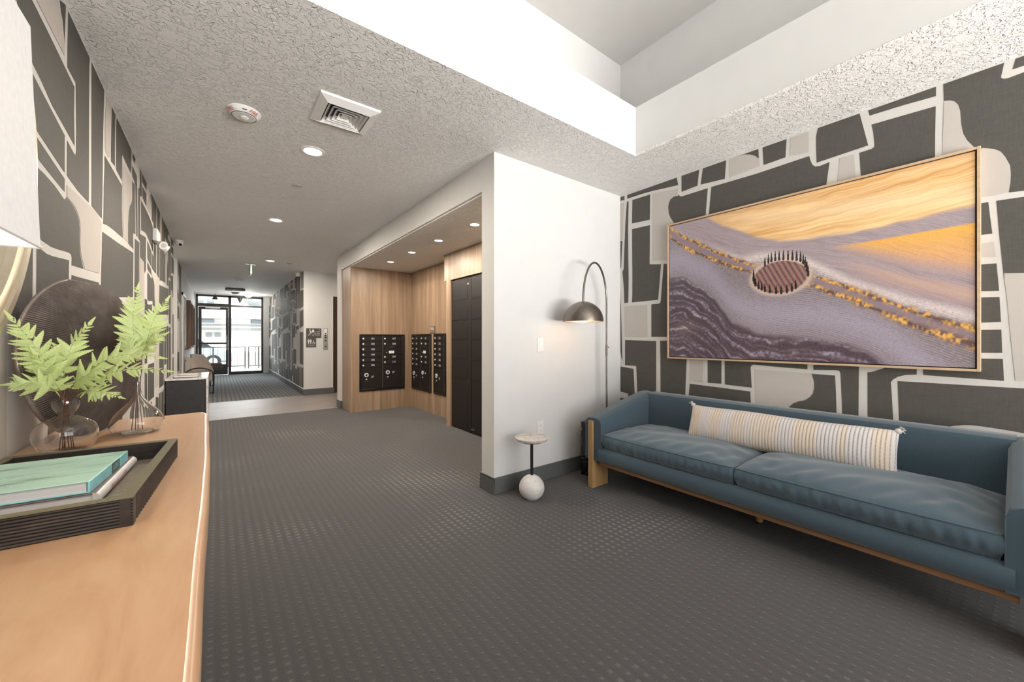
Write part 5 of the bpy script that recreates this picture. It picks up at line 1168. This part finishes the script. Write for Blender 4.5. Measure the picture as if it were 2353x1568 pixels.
frond('tall fern frond standing straight up from the flask vase', [(-0.268,2.117,0.872),(-0.252,2.115,1.100),(-0.257,2.10,1.211),(-0.263,2.10,1.313),(-0.247,2.09,1.426)], G2, 15, 0.064, 0.42, 11)
frond('tall fern frond in the flask vase leaning towards the corridor', [(-0.236,2.112,0.872),(-0.250,2.117,1.100),(-0.225,2.105,1.211),(-0.203,2.10,1.306),(-0.163,2.085,1.385)], G2, 14, 0.060, 0.42, 12)
frond('lower fern frond in the flask vase bending over the console edge', [(-0.250,2.122,0.872),(-0.252,2.116,1.100),(-0.240,2.09,1.161),(-0.211,2.06,1.211),(-0.167,2.03,1.245)], G2, 11, 0.056, 0.46, 13)
frond('lower fern frond in the flask vase curling towards the disc', [(-0.257,2.115,0.872),(-0.253,2.116,1.100),(-0.252,2.08,1.145),(-0.264,2.07,1.195),(-0.290,2.08,1.237)], G2, 10, 0.056, 0.46, 14)

# ridged disc sculpture
DISCM = NT('ridged_bronze_wood'); f = DISCM.noise(DISCM.coords(), 14, 5, 0.6); DISCM.set(color=DISCM.ramp(f, [(0.3, (0.20, 0.155, 0.13)), (0.55, (0.29, 0.235, 0.205)), (0.75, (0.40, 0.33, 0.29))]), rough=0.30, metal=0.3); DISCM = DISCM.mat
ds = thing('disc_sculpture', 'large dark ridged disc sculpture standing against the patterned wall', 'sculpture', (-0.392, 2.188, ZT_+0.005), R(90-21.9))
ds.rotation_euler = (R(-2.5), 0, R(90-21.9))
rD, NR_, NA = 0.297, 18, 1440
ax, az = 0.115, rD+0.015
def rim(a):
    c, s = math.cos(a), math.sin(a); r = rD*(1+0.012*math.sin(3*a+0.7)+0.008*math.sin(5*a))
    if s > 0.2: r = min(r, 0.284/s)
    k = c*math.cos(R(42))+s*math.sin(R(42))
    if k > 0.1: r = min(r, 0.278/k)
    if s < -0.9: r = min(r, rD/(-s))
    return (r*c, rD + r*s)
m = MB(); vs = []; fs = []
for i in range(NR_+1):
    s = (i/NR_)**0.8
    for j in range(NA):
        a = 2*PI*j/NA; rx, rz_ = rim(a); x = ax+s*(rx-ax); z = az+s*(rz_-az)
        rho = min(1, math.hypot(x, z-rD)/rD)
        dep = -0.018 - 0.050*max(0, 1-rho**3.2) + 0.022*math.exp(-((x-ax)**2+(z-az)**2)/0.012)
        y = dep + (0.0022 if (j//3) % 2 else -0.0022)*min(1, s*5)
        vs.append((x, y, z))
for i in range(NR_):
    for j in range(NA): fs.append((i*NA+j, i*NA+(j+1) % NA, (i+1)*NA+(j+1) % NA, (i+1)*NA+j))
m.add(vs, fs); m.m = [1 if (j % NA) % 6 in (0, 1) else 0 for j in range(NR_*NA)]; k0 = NR_*NA
bvs = []
for j in range(NA):
    a = 2*PI*j/NA; rx, rz_ = rim(a); bvs.append((rx*0.985, 0.0, rD+(rz_-rD)*0.985))
base = len(m.v); m.v += bvs
for j in range(NA): m.f.append((k0+j, k0+(j+1) % NA, base+(j+1) % NA, base+j)); m.m.append(0)
m.f.append(tuple(base+j for j in range(NA))); m.m.append(0)
m.build('ridged_face', [DISCM, plain('dark_ridge_stripe', (0.02, 0.014, 0.011, 1), 0.7)], ds)  # dark radial stripes put the ridge relief into the colour
MB().tube([(p[0]*0.99, -0.010, rD+(p[1]-rD)*0.99) for p in [rim(2*PI*j/120) for j in range(120)]], 0.007, 6, closed=True).build('rim', DISCM, ds, smooth=True)

# round mirror
BRASS = plain('pale_brushed_brass', (0.66, 0.58, 0.44, 1), 0.35, 0.75, var=0.05)
mr = thing('round_mirror', 'large round mirror with pale brass frame above the console', 'mirror', (XL+0.002, 1.369, 1.813))
MB().lathe([(0.632, 0.004), (0.632, 0.026), (0.640, 0.030), (0.664, 0.030), (0.668, 0.024)], (0,0,0), 96, 'x', loop=True).build('inner_frame', BRASS, mr, smooth=True, autosmooth=35)
MB().lathe([(0.668, 0.010), (0.672, 0.024), (0.676, 0.034), (0.700, 0.034), (0.7055, 0.028), (0.7055, 0.0)], (0,0,0), 96, 'x', loop=True).build('outer_frame', BRASS, mr, smooth=True, autosmooth=35)
MB().lathe([(0, 0.006), (0.634, 0.006), (0.634, 0.002)], (0,0,0), 96, 'x').build('mirror_glass', MIRR, mr)

# table lamp with white box shade
SHADE = NT('white_linen_shade'); f = SHADE.noise(SHADE.coords((90, 90, 90)), 1.0, 3)
SHADE.set(color=SHADE.ramp(f, [(0.3, (0.80, 0.79, 0.785)), (0.7, (0.86, 0.85, 0.845))]), rough=0.8); SHADE.b.inputs['Transmission Weight'].default_value = 0.0
tl_ = SHADE.new('ShaderNodeBsdfTranslucent'); tl_.inputs['Color'].default_value = (0.85, 0.80, 0.74, 1); mxs = SHADE.new('ShaderNodeMixShader'); mxs.inputs[0].default_value = 0.08
SHADE.link(SHADE.b.outputs[0], mxs.inputs[1]); SHADE.link(tl_.outputs[0], mxs.inputs[2]); SHADE.link(mxs.outputs[0], SHADE.out.inputs['Surface']); SHADE = SHADE.mat
lx, ly = -0.356, 0.773
tbl = thing('table_lamp', 'table lamp with white square box shade on the console', 'lamp', (lx, ly, ZT_))
zb, zt2 = 1.372-ZT_, 1.705-ZT_; hb, ht = 0.138, 0.130; hy = 0.147; hy2 = 0.139
m = MB()
for k in range(4):
    c = [(-1,-1),(1,-1),(1,1),(-1,1)]; a, b = c[k], c[(k+1) % 4]
    for o_ in (0, 0.003): m.poly([(a[0]*(hb-o_), a[1]*(hy-o_), zb), (b[0]*(hb-o_), b[1]*(hy-o_), zb), (b[0]*(ht-o_), b[1]*(hy2-o_), zt2), (a[0]*(ht-o_), a[1]*(hy2-o_), zt2)])
m.build('shade', SHADE, tbl)
m = MB()
for k in range(4):
    c = [(-1,-1),(1,-1),(1,1),(-1,1)]; a, b = c[k], c[(k+1) % 4]
    m.tube([(a[0]*hb, a[1]*hy, zb), (b[0]*hb, b[1]*hy, zb)], 0.003, 6)
m.build('shade_rim', SHADE, tbl)
MB().lathe([(0.0, 0.0), (0.075, 0.0), (0.078, 0.015), (0.05, 0.03), (0.028, 0.06), (0.06, 0.14), (0.085, 0.24), (0.07, 0.34), (0.03, 0.40), (0.012, 0.42), (0.012, 0.50), (0, 0.50)], (0,0,0), 32).build('ceramic_base', TRIMW, tbl, smooth=True, autosmooth=50)
MB().lathe([(0, 0.50), (0.014, 0.50), (0.03, 0.56), (0.032, 0.60), (0.02, 0.64), (0, 0.65)], (0,0,0), 20).build('bulb', emit('soft_lamp_bulb', (1, 0.78, 0.5, 1), 6), tbl, smooth=True)
l = bpy.data.lights.new('lamp', 'POINT'); l.energy = 6; l.color = (1, 0.86, 0.70); l.shadow_soft_size = 0.05
o = bpy.data.objects.new('lamp', l); o.location = (0, 0, 0.69); COL.objects.link(o); o.parent = tbl

# ------------------------------------------------------------------ outside the glass doors
CONC = plain('pale_concrete', (0.72, 0.71, 0.69, 1), 0.9, var=0.06, nscale=3); ASPH = plain('asphalt', (0.22, 0.22, 0.22, 1), 0.95, var=0.15, nscale=5)
STUC = plain('white_stucco', (0.85, 0.83, 0.79, 1), 0.9, var=0.02); GREYB = plain('grey_fascia', (0.42, 0.42, 0.43, 1), 0.7); WGL = plain('grey_window_glass', (0.30, 0.33, 0.34, 1), 0.1, var=0.1); AWN = plain('slate_awning', (0.22, 0.23, 0.25, 1), 0.7)
setp(MB().box(-14, 18, YS+0.06, 21.0, -0.25, -0.01).build('sidewalk', CONC), 'pale concrete sidewalk outside the glass doors', 'sidewalk', kind='structure')
setp(MB().box(-30, 34, 21.0, 44.0, -0.40, -0.12).build('street', ASPH), 'grey asphalt street beyond the railing', 'street', kind='structure')
setp(MB().box(-30, 34, 44.0, 60.0, -0.40, 0.0).build('far_sidewalk', CONC), 'pale pavement in front of the white building', 'sidewalk', kind='structure')
bd = thing('white_building', 'long white two-storey building across the street', 'building', (1.0, 45.0, 0))
MB().box(-16, 18, 0.3, 8, 0.0, 7.5).build('wall', STUC, bd)
MB().box(-16, 18, 0.0, 0.3, 2.62, 2.72).build('fascia', GREYB, bd); MB().box(-16, 18, 0.0, 0.3, 2.26, 2.42).build('fascia', GREYB, bd); MB().box(-16, 18, 0.05, 0.3, 1.86, 2.02).build('fascia', GREYB, bd); MB().box(-16, 18, 0.0, 0.3, 3.12, 3.2).build('fascia', GREYB, bd)
for a, b, z0_, z1_, mt in ((-3.2, -1.25, 2.72, 3.05, AWN), (1.6, 6.5, 2.72, 3.12, AWN), (-1.85, -1.38, 1.42, 1.76, WGL), (-1.2, -0.72, 1.42, 1.76, WGL), (-2.4, -1.98, 4.55, 4.82, WGL), (-1.74, -1.2, 4.55, 4.86, WGL), (1.1, 2.4, 4.5, 4.9, WGL)):
    w_ = MB().box(a, b, 0.2, 0.34, z0_, z1_).build('window', mt, bd)
    MB().box(a+0.05, b-0.05, 0.18, 0.2, z0_+0.05, z1_-0.05).build('pane', WGL, w_)
rl = thing('railing', 'black metal railing on the sidewalk outside', 'railing', (0, 19.5, -0.01))
for x in (-0.13, 0.92, 1.04, 1.39, 2.4, -1.2): MB().box(x-0.025, x+0.025, -0.025, 0.025, 0, 0.92).build('post', FRAMEM, rl)
for a, b in ((-1.2, 0.92), (1.04, 2.4)):
    for z in (0.90, 0.12): MB().box(a, b, -0.018, 0.018, z-0.018, z+0.018).build('rail', FRAMEM, rl)
for x in (1.28,): MB().box(x-0.012, x+0.012, -0.012, 0.012, 0.12, 0.9).build('baluster', FRAMEM, rl)
for k in range(9): MB().box(-1.1+k*0.22, -1.092+k*0.22, -0.006, 0.006, 0.12, 0.9).build('baluster', FRAMEM, rl)
cb = plain('silver_blue_car_paint', (0.35, 0.40, 0.46, 1), 0.25, 0.4)
car = thing('parked_car', 'grey blue car parked beyond the railing', 'car', (-1.35, 23.6, -0.12))
body = [(-2.0, 0.25), (-2.05, 0.62), (-1.9, 0.80), (-1.0, 0.92), (-0.45, 1.36), (0.7, 1.40), (1.25, 0.98), (1.75, 0.86), (1.95, 0.62), (1.92, 0.25)]
MB().prism(body, 'y', -0.82, 0.82).build('body', cb, car, bevel=0.08, seg=3)
MB().prism([(-0.88, 0.94), (-0.42, 1.31), (0.66, 1.34), (1.14, 0.98)], 'y', -0.835, 0.835).build('side_window', BLACKP, car)
for x in (-1.25, 1.2):
    for y in (-0.76, 0.76):
        w_ = MB().cyl((x, y-0.1, 0.30), (x, y+0.1, 0.30), 0.30, 24).build('wheel', BLACKP, car, smooth=True, autosmooth=40)
        MB().cyl((x, y-0.11, 0.30), (x, y+0.11, 0.30), 0.17, 16).build('hub', STEEL, w_, smooth=True, autosmooth=40)
